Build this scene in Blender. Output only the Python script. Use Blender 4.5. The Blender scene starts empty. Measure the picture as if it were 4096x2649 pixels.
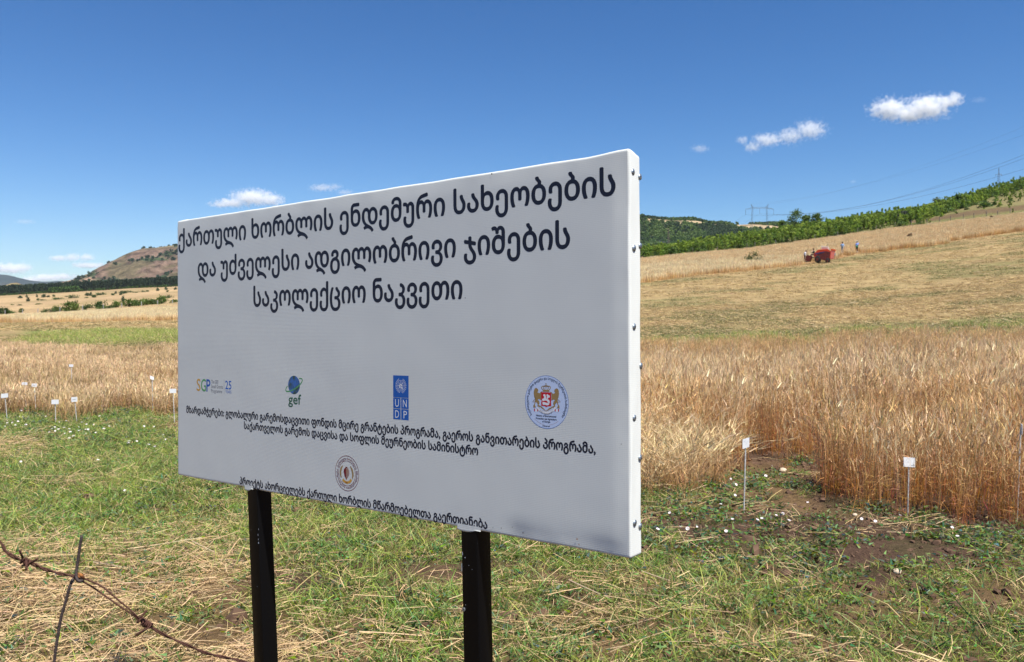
import bpy, bmesh, math, random
import numpy as np
from mathutils import Vector, Matrix, Euler
random.seed(7); rng = np.random.default_rng(7)
S = bpy.context.scene
COL = S.collection
PI = math.pi

# ------------------------------------------------------------------ camera
CAM_Z = 1.75; PITCH = math.radians(-1.5); FPX = 3306.0; CX, CY = 2048.0, 1324.5
cd = bpy.data.cameras.new('camera'); cam = bpy.data.objects.new('camera', cd); COL.objects.link(cam)
cd.lens = 18.0; cd.sensor_width = 22.3; cd.clip_start = 0.05; cd.clip_end = 60000
cam.location = (0, 0, CAM_Z); cam.rotation_euler = (math.radians(90) + PITCH, 0, 0)
cd.dof.use_dof = True; cd.dof.focus_distance = 2.7; cd.dof.aperture_fstop = 8.0
S.camera = cam

# ------------------------------------------------------------------ light
SUN = Vector((0.298, -0.342, 0.890)).normalized()      # towards the sun: high, to the right and behind the viewer
sun_el = math.asin(SUN.z); sun_az = math.atan2(SUN.x, SUN.y)
W = bpy.data.worlds.new('World'); S.world = W; W.use_nodes = True
nt = W.node_tree; nt.nodes.clear()
sky = nt.nodes.new('ShaderNodeTexSky'); sky.sky_type = 'NISHITA'; sky.sun_disc = False
sky.sun_elevation = sun_el; sky.sun_rotation = sun_az
sky.altitude = 1200; sky.air_density = 1.0; sky.dust_density = 0.7; sky.ozone_density = 3.0
hs = nt.nodes.new('ShaderNodeHueSaturation'); hs.inputs['Saturation'].default_value = 1.30
bg = nt.nodes.new('ShaderNodeBackground'); bg.inputs[1].default_value = 0.055
gmn = nt.nodes.new('ShaderNodeGamma'); gmn.inputs[1].default_value = 1.15
tint = nt.nodes.new('ShaderNodeVectorMath'); tint.operation = 'MULTIPLY'; tint.inputs[1].default_value = (.95, 1.0, 1.05)
wo = nt.nodes.new('ShaderNodeOutputWorld')
nt.links.new(sky.outputs[0], hs.inputs['Color']); nt.links.new(hs.outputs[0], gmn.inputs[0]); nt.links.new(gmn.outputs[0], tint.inputs[0]); nt.links.new(tint.outputs[0], bg.inputs[0]); nt.links.new(bg.outputs[0], wo.inputs[0])
sl = bpy.data.lights.new('sun', 'SUN'); sl.energy = 5.0; sl.angle = math.radians(0.53); sl.color = (1.0, 0.955, 0.88)
so = bpy.data.objects.new('sun', sl); COL.objects.link(so)
so.rotation_euler = SUN.to_track_quat('Z', 'Y').to_euler()
S.view_settings.view_transform = 'Standard'; S.view_settings.look = 'None'
S.view_settings.exposure = 0.80; S.view_settings.gamma = 1.0; S.view_settings.use_curve_mapping = False
S.render.engine = 'CYCLES'
S.cycles.max_bounces = 6; S.cycles.diffuse_bounces = 3; S.cycles.glossy_bounces = 2; S.cycles.transmission_bounces = 3
S.cycles.transparent_max_bounces = 8; S.cycles.volume_bounces = 5
S.cycles.use_denoising = True

# ------------------------------------------------------------------ helpers
def tag(o, label=None, cat=None, group=None, kind=None):
    if label: o['label'] = label
    if cat: o['category'] = cat
    if group: o['group'] = group
    if kind: o['kind'] = kind
    return o
def empty(name, loc=(0, 0, 0), rz=0.0, parent=None):
    o = bpy.data.objects.new(name, None); COL.objects.link(o); o.location = loc; o.rotation_euler = (0, 0, rz)
    if parent: o.parent = parent
    return o
def link(name, me, mat=None, parent=None, loc=None):
    o = bpy.data.objects.new(name, me); COL.objects.link(o)
    if mat is not None and len(me.materials) == 0: me.materials.append(mat)
    if parent: o.parent = parent
    if loc is not None: o.location = loc
    return o
def mesh_np(name, V, F, cols=None, smooth=False, matidx=None):
    """V (n,3); F list of equal-length faces array (m,k)"""
    V = np.asarray(V, dtype=np.float32); F = np.asarray(F, dtype=np.int32)
    me = bpy.data.meshes.new(name)
    m, k = F.shape
    me.vertices.add(len(V)); me.vertices.foreach_set('co', V.ravel())
    me.loops.add(m * k); me.loops.foreach_set('vertex_index', F.ravel())
    me.polygons.add(m); me.polygons.foreach_set('loop_start', np.arange(0, m * k, k, dtype=np.int32))
    try: me.polygons.foreach_set('loop_total', np.full(m, k, dtype=np.int32))
    except Exception: pass
    me.update(calc_edges=True)
    if smooth: me.polygons.foreach_set('use_smooth', np.ones(m, dtype=bool))
    if matidx is not None: me.polygons.foreach_set('material_index', np.asarray(matidx, dtype=np.int32))
    if cols is not None:
        a = me.color_attributes.new('col', 'FLOAT_COLOR', 'POINT')
        c = np.ones((len(V), 4), dtype=np.float32); c[:, :3] = cols; a.data.foreach_set('color', c.ravel())
    return me
class MB:
    """collects simple solids into one mesh"""
    def __init__(s): s.V = []; s.F = []; s.M = []; s.n = 0
    def add(s, V, F, mi=0):
        for f in F: s.F.append([i + s.n for i in f]); s.M.append(mi)
        s.V += [tuple(v) for v in V]; s.n += len(V); return s
    def box(s, x0, x1, y0, y1, z0, z1, mi=0):
        V = [(x0,y0,z0),(x1,y0,z0),(x1,y1,z0),(x0,y1,z0),(x0,y0,z1),(x1,y0,z1),(x1,y1,z1),(x0,y1,z1)]
        return s.add(V, [(0,3,2,1),(4,5,6,7),(0,1,5,4),(1,2,6,5),(2,3,7,6),(3,0,4,7)], mi)
    def tube(s, pts, r, n=6, mi=0, closed=False):
        pts = [Vector(p) for p in pts]; N = len(pts); V = []
        rr = r if isinstance(r, (list, tuple)) else [r] * N
        ref = None
        for i, p in enumerate(pts):
            d = (pts[min(i + 1, N - 1)] - pts[max(i - 1, 0)])
            if d.length < 1e-9: d = Vector((0, 0, 1))
            d.normalize()
            if ref is None: ref = Vector((0, 0, 1)) if abs(d.z) < .9 else Vector((1, 0, 0))
            a = d.cross(ref).normalized(); b = d.cross(a).normalized(); ref = (a.cross(d) if False else ref)
            for k in range(n):
                t = 2 * PI * k / n; V.append(p + a * math.cos(t) * rr[i] + b * math.sin(t) * rr[i])
        F = [(i*n+k, i*n+(k+1)%n, (i+1)*n+(k+1)%n, (i+1)*n+k) for i in range(N-1) for k in range(n)]
        F += [tuple(range(n-1, -1, -1)), tuple((N-1)*n + k for k in range(n))]
        return s.add(V, F, mi)
    def prism(s, prof, y0, y1, mi=0):
        """profile in xz extruded along y"""
        n = len(prof); V = [(x, y0, z) for x, z in prof] + [(x, y1, z) for x, z in prof]
        F = [tuple(range(n)), tuple(range(2*n-1, n-1, -1))] + [(i, i+n, (i+1)%n+n, (i+1)%n) for i in range(n)]
        return s.add(V, F, mi)
    def mesh(s, name, smooth=False):
        me = bpy.data.meshes.new(name); me.from_pydata(s.V, [], s.F); me.update()
        bm = bmesh.new(); bm.from_mesh(me); bmesh.ops.recalc_face_normals(bm, faces=bm.faces); bm.to_mesh(me); bm.free()
        me.polygons.foreach_set('material_index', s.M)
        if smooth: me.polygons.foreach_set('use_smooth', [True] * len(me.polygons))
        return me
    def build(s, name, mat, parent=None, smooth=False, loc=None):
        me = s.mesh(name, smooth)
        for m in (mat if isinstance(mat, (list, tuple)) else [mat]): me.materials.append(m)
        return link(name, me, None, parent, loc)

# ---- numpy value noise
_P = np.random.default_rng(3).random((256, 256))
def vnoise(x, y):
    x = np.asarray(x, float); y = np.asarray(y, float)
    xi = np.floor(x).astype(int); yi = np.floor(y).astype(int); fx = x - xi; fy = y - yi
    fx = fx * fx * (3 - 2 * fx); fy = fy * fy * (3 - 2 * fy)
    a = _P[xi & 255, yi & 255]; b = _P[(xi + 1) & 255, yi & 255]; c = _P[xi & 255, (yi + 1) & 255]; d = _P[(xi + 1) & 255, (yi + 1) & 255]
    return (a * (1 - fx) + b * fx) * (1 - fy) + (c * (1 - fx) + d * fx) * fy
def fbm(x, y, o=4):
    s = 0; a = .5; t = 0
    for k in range(o):
        s = s + a * vnoise(x * 2 ** k + 17.3 * k, y * 2 ** k + 9.1 * k); t += a; a *= .5
    return s / t
def sstep(a, b, x):
    t = np.clip((np.asarray(x, float) - a) / (b - a), 0, 1); return t * t * (3 - 2 * t)

# ---- pixel geometry of the photograph (4096 x 2649) used to find places on the ground
CP, SP = math.cos(PITCH), math.sin(PITCH)
def ray(u, v):
    X = (np.asarray(u, float) - CX) / FPX; Z = -(np.asarray(v, float) - CY) / FPX
    return X, CP - SP * Z, SP + CP * Z          # world direction, camera looks along +Y
def slope(v):
    Z = -(np.asarray(v, float) - CY) / FPX
    return (SP + CP * Z) / (CP - SP * Z)
def proj(x, y, z):
    dy = y * CP + (z - CAM_Z) * SP; dz = -y * SP + (z - CAM_Z) * CP
    dy = np.maximum(dy, 1e-3)
    return CX + FPX * x / dy, CY - FPX * dz / dy

# ------------------------------------------------------------------ terrain heights
UC = np.array([-900, 0, 700, 1600, 2570, 3040, 3300, 3700, 4096, 4900.])
DK = np.array([0, 12, 28, 60, 110, 190, 250, 300, 400, 800, 1200, 2000, 12000.])
VT = {  # ground row seen at each distance (0 and 12 m are flat ground)
 -900: [1426,1330,1296,1280,1270,1262,1252,1230,1205,1195,1190],
 0:    [1425,1328,1293,1272,1264,1256,1245,1208,1184,1176,1172],
 700:  [1420,1320,1284,1240,1222,1212,1200,1168,1146,1138,1136],
 1600: [1418,1295,1215,1150,1135,1128,1122,1110,1100,1095,1095],
 2570: [1412,1250,1105,1043,1032,1024,1060,1030,1010,1005,1010],
 3040: [1403,1222,1072, 998, 962, 950,1000, 930, 985, 985, 985],
 3300: [1396,1200,1050, 963, 922, 912, 970, 950, 960, 965, 970],
 3700: [1386,1165,1002, 906, 858, 846, 900, 880, 900, 905, 910],
 4096: [1376,1120, 952, 862, 768, 733, 800, 790, 800, 820, 840],
 4900: [1360,1060, 850, 760, 660, 620, 680, 680, 700, 720, 760]}
HT = np.zeros((len(UC), len(DK)))
for i, u in enumerate(UC):
    for j, d in enumerate(DK[2:]):
        HT[i, j + 2] = CAM_Z + d * slope(VT[int(u)][j])
def hgt(x, y):
    x = np.asarray(x, float); y = np.asarray(y, float)
    r = np.hypot(x, y); az = np.arctan2(x, y)
    a0, a1 = math.atan((UC[0] - CX) / FPX), math.atan((UC[-1] - CX) / FPX)
    azc = np.clip(az, a0, a1); Y = r * np.cos(azc); u = CX + FPX * np.tan(azc)
    iu = np.clip(np.searchsorted(UC, u) - 1, 0, len(UC) - 2); tu = (u - UC[iu]) / (UC[iu + 1] - UC[iu]); tu = np.clip(tu, 0, 1)
    jd = np.clip(np.searchsorted(DK, Y) - 1, 0, len(DK) - 2); td = np.clip((Y - DK[jd]) / (DK[jd + 1] - DK[jd]), 0, 1)
    h = (HT[iu, jd] * (1 - td) + HT[iu, jd + 1] * td) * (1 - tu) + (HT[iu + 1, jd] * (1 - td) + HT[iu + 1, jd + 1] * td) * tu
    out = np.maximum(az - 1.15, np.maximum(-az - 1.15, 0)) / 1.9
    h = h * (1 - sstep(0, 1, out))
    n = (fbm(x * .9, y * .9, 3) - .5) * .10 * sstep(2, 6, r) + (fbm(x * .02 + 5, y * .02, 3) - .5) * 2.0 * sstep(120, 400, r)
    return h + n
_YS = np.geomspace(2.0, 5000, 6000)
def at(u, v):
    """the point of the ground seen at a pixel"""
    dx, dy, dz = ray(u, v)
    P = np.stack([dx * _YS, dy * _YS, CAM_Z + dz * _YS], 1)
    below = P[:, 2] < hgt(P[:, 0], P[:, 1])
    i = int(np.argmax(below)) if below.any() else len(_YS) - 1
    return Vector((P[i, 0], P[i, 1], float(hgt(P[i, 0], P[i, 1]))))
def spot(u, d, dz=0.0):
    x = (u - CX) / FPX * d
    return Vector((x, d, float(hgt(x, d)) + dz))

# ------------------------------------------------------------------ materials
def newmat(name):
    m = bpy.data.materials.new(name); m.use_nodes = True
    return m, m.node_tree.nodes, m.node_tree.links, m.node_tree.nodes['Principled BSDF']
def mat(name, col, rough=.6, metal=0.0, var=0.12, vs=30.0, bump=0.0, spec=0.4, dirt=None):
    m, N, L, B = newmat(name)
    B.inputs['Roughness'].default_value = rough; B.inputs['Metallic'].default_value = metal
    B.inputs['Specular IOR Level'].default_value = spec
    tc = N.new('ShaderNodeTexCoord'); nz = N.new('ShaderNodeTexNoise'); nz.inputs['Scale'].default_value = vs; nz.inputs['Detail'].default_value = 6
    L.new(tc.outputs['Object'], nz.inputs['Vector'])
    mx = N.new('ShaderNodeMix'); mx.data_type = 'RGBA'
    c2 = dirt if dirt else tuple(c * (1 - var * 2) for c in col)
    mx.inputs[6].default_value = (*c2, 1); mx.inputs[7].default_value = (*[min(1, c * (1 + var * .5)) for c in col], 1)
    cr = N.new('ShaderNodeMapRange'); cr.inputs[1].default_value = .3; cr.inputs[2].default_value = .62
    L.new(nz.outputs[0], cr.inputs[0]); L.new(cr.outputs[0], mx.inputs[0]); L.new(mx.outputs[2], B.inputs['Base Color'])
    if bump:
        bp = N.new('ShaderNodeBump'); bp.inputs['Strength'].default_value = bump; bp.inputs['Distance'].default_value = .002
        L.new(nz.outputs[0], bp.inputs['Height']); L.new(bp.outputs[0], B.inputs['Normal'])
    return m
def leafmat(name, transl=.3, rough=.55, gain=1.0, rand=0.18, spec=.25):
    m, N, L, B = newmat(name)
    at_ = N.new('ShaderNodeAttribute'); at_.attribute_name = 'col'
    oi = N.new('ShaderNodeObjectInfo'); mr = N.new('ShaderNodeMapRange')
    mr.inputs[3].default_value = gain * (1 - rand); mr.inputs[4].default_value = gain * (1 + rand)
    L.new(oi.outputs['Random'], mr.inputs[0])
    mul = N.new('ShaderNodeVectorMath'); mul.operation = 'SCALE'
    L.new(at_.outputs['Color'], mul.inputs[0]); L.new(mr.outputs[0], mul.inputs['Scale'])
    L.new(mul.outputs[0], B.inputs['Base Color']); B.inputs['Roughness'].default_value = rough
    B.inputs['Specular IOR Level'].default_value = spec
    if transl > 0:
        tr = N.new('ShaderNodeBsdfTranslucent'); L.new(mul.outputs[0], tr.inputs[0])
        ms = N.new('ShaderNodeMixShader'); ms.inputs[0].default_value = transl
        out = N['Material Output']; L.new(B.outputs[0], ms.inputs[1]); L.new(tr.outputs[0], ms.inputs[2]); L.new(ms.outputs[0], out.inputs[0])
    return m
M_GRASS = leafmat('grass_blades', .38, gain=1.25)
M_STRAW = leafmat('dry_straw', .2, gain=.90, rand=.12)
M_WHEAT = leafmat('ripe_wheat', .25, gain=.96, rand=.14)
M_LEAF = leafmat('tree_leaves', .35, gain=1.30, rand=.22)
M_SAP = leafmat('young_tree_leaves', .45, gain=1.75, rand=.22)
M_BARK = mat('bark', (.10, .075, .055), .9, vs=8, bump=.5)

# ground: colours that belong to the soil and its cover, as a colour attribute, broken up by noise
gm, N, L, B = newmat('soil_and_stubble')
B.inputs['Roughness'].default_value = .95; B.inputs['Specular IOR Level'].default_value = .1
ga = N.new('ShaderNodeAttribute'); ga.attribute_name = 'col'
geo = N.new('ShaderNodeNewGeometry')
def noise(scale, detail=6, rough=.6, stretch=None):
    nz = N.new('ShaderNodeTexNoise'); nz.inputs['Scale'].default_value = scale; nz.inputs['Detail'].default_value = detail; nz.inputs['Roughness'].default_value = rough
    if stretch:
        mp = N.new('ShaderNodeMapping'); mp.inputs['Scale'].default_value = stretch; L.new(geo.outputs['Position'], mp.inputs[0]); L.new(mp.outputs[0], nz.inputs['Vector'])
    else: L.new(geo.outputs['Position'], nz.inputs['Vector'])
    return nz
n1 = noise(1.3, 9, .65); n2 = noise(28, 8, .7); n3 = noise(.08, 6, .6)
def rng_(n, a, b, lo, hi):
    mr = N.new('ShaderNodeMapRange'); mr.inputs[1].default_value = a; mr.inputs[2].default_value = b; mr.inputs[3].default_value = lo; mr.inputs[4].default_value = hi
    L.new(n.outputs[0], mr.inputs[0]); return mr
def mulv(src, f):
    v = N.new('ShaderNodeVectorMath'); v.operation = 'SCALE'; L.new(src, v.inputs[0]); L.new(f.outputs[0], v.inputs['Scale']); return v
v = mulv(ga.outputs['Color'], rng_(n1, .3, .7, .72, 1.25)); v = mulv(v.outputs[0], rng_(n2, .3, .7, .62, 1.3)); v = mulv(v.outputs[0], rng_(n3, .35, .65, .88, 1.1))
L.new(v.outputs[0], B.inputs['Base Color'])
bp = N.new('ShaderNodeBump'); bp.inputs['Strength'].default_value = 1.0; bp.inputs['Distance'].default_value = .05
L.new(n2.outputs[0], bp.inputs['Height']); L.new(bp.outputs[0], B.inputs['Normal'])

# ------------------------------------------------------------------ land cover zones (by where a ground point lies in the photograph)
VB_U = [-1500, -300, 100, 200, 395, 405, 560, 600, 1000, 2000, 2400, 2560, 2900, 2945, 3240, 3290, 3500, 3700, 3850, 4300, 5500]
VB_V = [1640, 1660, 1668, 1682, 1680, 1645, 1640, 1652, 1690, 1800, 1960, 1975, 1960, 1885, 1872, 2025, 2062, 2085, 2118, 2140, 2200]
def wheat_edge(u, x, y): return np.interp(u, VB_U, VB_V) + (fbm(x * 1.5, y * 1.5, 2) - .5) * 50
GOLD_U = [-3000, 0, 700, 1600, 2570, 3200, 3420, 3700, 4096, 6000]
GOLD_V = [1296, 1292, 1284, 1215, 1130, 1062, 1022, 985, 925, 760]
EDGE_U = [-3000, 0, 700, 1600, 2570, 2750, 2977, 3188, 3467, 3801, 4096, 6000]
EDGE_V = [1270, 1263, 1222, 1135, 1046, 1027, 1008, 980, 938, 898, 862, 640]
def hill_edge(u): return np.interp(u, EDGE_U, EDGE_V)
def cover(x, y):
    z = hgt(x, y); u, v = proj(x, y, z); d = y
    soil = np.array([.100, .060, .040]); thatch = np.array([.20, .130, .062]); green = np.array([.07, .085, .025])
    straw = np.array([.33, .24, .115]); gold = np.array([.36, .22, .10]); sav = np.array([.36, .25, .135]); hillc = np.array([.155, .145, .055])
    n = fbm(x * .8, y * .8, 4); nb = fbm(x * .15 + 3, y * .20 + 8, 4); nf = fbm(x * 3.1, y * 3.1, 3)
    C = np.empty(x.shape + (3,)); C[:] = soil
    def mixc(c, w): 
        nonlocal C
        w = np.clip(w, 0, 1)[..., None]; C = C * (1 - w) + np.asarray(c) * w
    # near ground
    mixc(thatch, sstep(.35, .6, n + .25 * sstep(1500, 600, u) + .25 * (sstep(2200, 2500, v)) - .18 * sstep(2500, 3600, u)) * .85)
    mixc(green, sstep(.52, .7, nf) * .3)
    mixc(np.array([.055, .062, .026]), sstep(1500, 900, u) * sstep(1640, 1670, v) * sstep(2000, 1800, v) * sstep(.36, .5, n) * .8)
    # mown middle field
    mid = sstep(26, 32, d)
    mixc(straw * .95, mid); mixc(np.array([.12, .125, .045]), mid * sstep(.42, .66, nb) * .60)
    # green strip on the left and behind the near wheat
    gs = sstep(33, 37, d) * sstep(78, 56, d + 18 * sstep(300, 700, u) * 0 + (u - 300) * -.01) * sstep(1500, 900, u) * sstep(40, 160, u + 14 * (d - 40) * 0)
    mixc(np.array([.15, .20, .05]), gs * .9)
    gr = sstep(26, 28, d) * sstep(40, 33, d + 5 * (nf - .5)) * sstep(2000, 2600, u); mixc(np.array([.10, .135, .04]), gr * .85)
    # golden field
    g = (v < np.interp(u, GOLD_U, GOLD_V) + (nb - .5) * 14) & (d > 70); mixc(gold * .8, g * 1.0)
    # beyond the field edge
    he = hill_edge(u); b = (v < he) & (d > 120)
    right = sstep(1500, 2300, u)
    mixc(sav, b * (1 - right)); mixc(hillc, b * right * 1.0)
    mixc(np.array([.20, .165, .075]), b * right * sstep(.48, .66, fbm(x * .05, y * .03, 4)) * .8)
    st = np.abs(np.sin((v * 3 + u * .19) * .028 + 1)) ** 3; mixc(np.array([.44, .31, .16]), b * (1 - right) * st * .55)
    mixc(np.array([.22, .17, .075]), b * (1 - right) * sstep(.5, .66, fbm(x * .02, y * .008, 3)) * .6)
    # bare brown bank cut across the right-hand hillside
    sv = np.interp(u, [3560, 3730, 3880, 4096, 4400], [897, 878, 853, 830, 800]); sw = np.interp(u, [3560, 3730, 3880, 4096], [2, 7, 12, 13])
    mixc(np.array([.13, .080, .048]), .8 * (u > 3560) * sstep(1.1, .5, np.abs(v - sv) / sw + (nf - .5) * .8) * (d > 150))
    mixc(np.array([.06, .08, .035]), sstep(900, 1200, d) * .6 * right)
    return C, u, v, z

# polar ground sheet, finest inside the view
az_in = np.linspace(math.radians(-40), math.radians(40), 620); az_out = np.linspace(math.radians(40), math.radians(320), 90)[1:-1]
AZ = np.concatenate([az_in, az_out]); nA = len(AZ)
R = np.concatenate([[0.3, 1.0, 1.8], np.geomspace(2.4, 40, 230), np.geomspace(41, 420, 230), np.geomspace(430, 14500, 70)]); nR = len(R)
RR, AA = np.meshgrid(R, AZ, indexing='ij'); X = RR * np.sin(AA); Y = RR * np.cos(AA)
C, U_, V_, Z = cover(X, Y)
Z = Z + (fbm(X * 6, Y * 6, 3) - .5) * .05 * sstep(60, 10, RR)
idx = np.arange(nR * nA).reshape(nR, nA); a = idx[:-1]; b = idx[1:]; a2 = np.roll(a, -1, 1); b2 = np.roll(b, -1, 1)
F = np.stack([a, b, b2, a2], -1).reshape(-1, 4)
me = mesh_np('ground', np.stack([X, Y, Z], -1).reshape(-1, 3), F[:, ::-1], C.reshape(-1, 3), smooth=True)
me2V = None
ground = link('ground', me, gm); tag(ground, kind='structure')

# ------------------------------------------------------------------ scattering (geometry nodes, for what nobody could count)
def scatter_group():
    g = bpy.data.node_groups.new('scatter', 'GeometryNodeTree')
    g.interface.new_socket('Geometry', in_out='INPUT', socket_type='NodeSocketGeometry')
    g.interface.new_socket('Collection', in_out='INPUT', socket_type='NodeSocketCollection')
    g.interface.new_socket('Geometry', in_out='OUTPUT', socket_type='NodeSocketGeometry')
    n = g.nodes; l = g.links
    gi = n.new('NodeGroupInput'); go = n.new('NodeGroupOutput'); ip = n.new('GeometryNodeInstanceOnPoints'); ci = n.new('GeometryNodeCollectionInfo')
    ci.inputs['Separate Children'].default_value = True; ci.inputs['Reset Children'].default_value = True
    def attr(name, typ):
        a = n.new('GeometryNodeInputNamedAttribute'); a.data_type = typ; a.inputs['Name'].default_value = name; return a.outputs[0]
    l.new(gi.outputs[0], ip.inputs['Points']); l.new(gi.outputs[1], ci.inputs[0]); l.new(ci.outputs[0], ip.inputs['Instance'])
    ip.inputs['Pick Instance'].default_value = True
    l.new(attr('idx', 'INT'), ip.inputs['Instance Index'])
    er = n.new('FunctionNodeEulerToRotation'); l.new(attr('rot', 'FLOAT_VECTOR'), er.inputs[0]); l.new(er.outputs[0], ip.inputs['Rotation'])
    l.new(attr('scl', 'FLOAT_VECTOR'), ip.inputs['Scale'])
    l.new(ip.outputs[0], go.inputs[0])
    return g
SG = scatter_group()
def scatter(name, pts, variants, rot=None, scl=None, idx=None, kind='stuff', label=None, cat=None, tilt=.12):
    n = len(pts)
    pts = np.asarray(pts, dtype=np.float32)
    c = bpy.data.collections.new('source_' + name)
    for i, m in enumerate(variants):
        o = bpy.data.objects.new('%s_clump_%02d' % (name, i), m); c.objects.link(o)
    me = bpy.data.meshes.new(name); me.vertices.add(n); me.vertices.foreach_set('co', pts.ravel())
    if rot is None: rot = np.stack([rng.normal(0, tilt, n), rng.normal(0, tilt, n), rng.random(n) * 2 * PI], 1)
    if scl is None: scl = rng.uniform(.8, 1.25, n)
    scl = np.asarray(scl, dtype=np.float32)
    if scl.ndim == 1: scl = np.stack([scl] * 3, 1)
    if idx is None: idx = rng.integers(0, len(variants), n)
    A = me.attributes.new('rot', 'FLOAT_VECTOR', 'POINT'); A.data.foreach_set('vector', np.asarray(rot, dtype=np.float32).ravel())
    A = me.attributes.new('scl', 'FLOAT_VECTOR', 'POINT'); A.data.foreach_set('vector', scl.ravel())
    A = me.attributes.new('idx', 'INT', 'POINT'); A.data.foreach_set('value', np.asarray(idx, dtype=np.int32))
    o = link(name, me); md = o.modifiers.new('scatter', 'NODES'); md.node_group = SG
    md[[s for s in SG.interface.items_tree if s.name == 'Collection'][0].identifier] = c
    tag(o, label, cat, None, kind)
    return o

def ribbons(P0, D0, Lh, Wd, bend, segs, col0, col1, flat=0.0, cp=1.0):
    """n tapered curved blades: root P0, direction D0, length, width, bend vector; returns V,F,C"""
    n = len(P0); t = np.linspace(0, 1, segs + 1)
    side = np.cross(D0, rng.normal(size=(n, 3))); side /= np.linalg.norm(side, axis=1)[:, None] + 1e-9
    V = []; Cc = []
    for k, tk in enumerate(t):
        c = P0 + D0 * (Lh * tk)[:, None] + bend * (Lh * tk ** 2)[:, None]
        w = (Wd * (1 - .85 * tk ** 1.5) if flat == 0 else Wd)[:, None] * .5
        V.append(c - side * w); V.append(c + side * w)
        cc = col0 * (1 - tk ** cp) + col1 * tk ** cp; Cc.append(cc); Cc.append(cc)
    V = np.stack(V, 1).reshape(-1, 3); Cc = np.stack(Cc, 1).reshape(-1, 3)
    m = 2 * (segs + 1); base = np.arange(n)[:, None] * m
    F = np.concatenate([base + np.array([[2*k, 2*k+1, 2*k+3, 2*k+2]]) for k in range(segs)], 0)
    return V, F, Cc
def join(parts):
    V = []; F = []; C = []; n = 0
    for v, f, c in parts: V.append(v); F.append(f + n); C.append(c); n += len(v)
    return np.concatenate(V), np.concatenate(F), np.concatenate(C)
def jitter(c, n, s): return np.clip(np.asarray(c) * (1 + rng.normal(0, s, (n, 1))) + rng.normal(0, s * .12, (n, 3)), .004, .95)
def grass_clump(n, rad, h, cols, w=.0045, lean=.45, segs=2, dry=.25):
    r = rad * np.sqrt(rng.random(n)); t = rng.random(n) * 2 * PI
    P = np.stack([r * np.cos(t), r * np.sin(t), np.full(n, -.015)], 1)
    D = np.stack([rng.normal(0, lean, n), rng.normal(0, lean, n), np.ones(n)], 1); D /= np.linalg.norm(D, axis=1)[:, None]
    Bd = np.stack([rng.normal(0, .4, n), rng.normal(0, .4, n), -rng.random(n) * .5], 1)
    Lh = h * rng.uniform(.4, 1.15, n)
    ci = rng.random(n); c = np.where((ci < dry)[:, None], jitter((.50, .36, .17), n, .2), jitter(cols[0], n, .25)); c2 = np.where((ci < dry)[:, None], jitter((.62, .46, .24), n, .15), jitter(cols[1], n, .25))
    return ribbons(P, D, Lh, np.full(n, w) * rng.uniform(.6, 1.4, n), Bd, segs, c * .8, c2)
def broad_leaves(n, rad, h, size, col):
    P = np.stack([rng.normal(0, rad * .5, n), rng.normal(0, rad * .5, n), rng.random(n) ** 1.5 * h], 1)
    D = np.stack([rng.normal(0, 1, n), rng.normal(0, 1, n), rng.normal(.35, .35, n)], 1); D /= np.linalg.norm(D, axis=1)[:, None]
    c = jitter(col, n, .25)
    return ribbons(P, D, size * rng.uniform(.7, 1.5, n), np.full(n, size * .6), np.zeros((n, 3)), 1, c, c * 1.15)
def straw_bits(n, rad, h, ln, w=.0035, col=(.66, .47, .25)):
    P = np.stack([rng.normal(0, rad * .6, n), rng.normal(0, rad * .6, n), rng.random(n) * h], 1)
    t = rng.random(n) * 2 * PI; D = np.stack([np.cos(t), np.sin(t), rng.normal(.02, .14, n)], 1)
    c = jitter(col, n, .17)
    B_ = np.stack([rng.normal(0, .12, n), rng.normal(0, .12, n), -rng.random(n) * .12], 1)
    return ribbons(P, D, ln * rng.uniform(.3, 1.2, n), np.full(n, w) * rng.uniform(.6, 1.3, n), B_, 3, c, c, flat=1)
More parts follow.
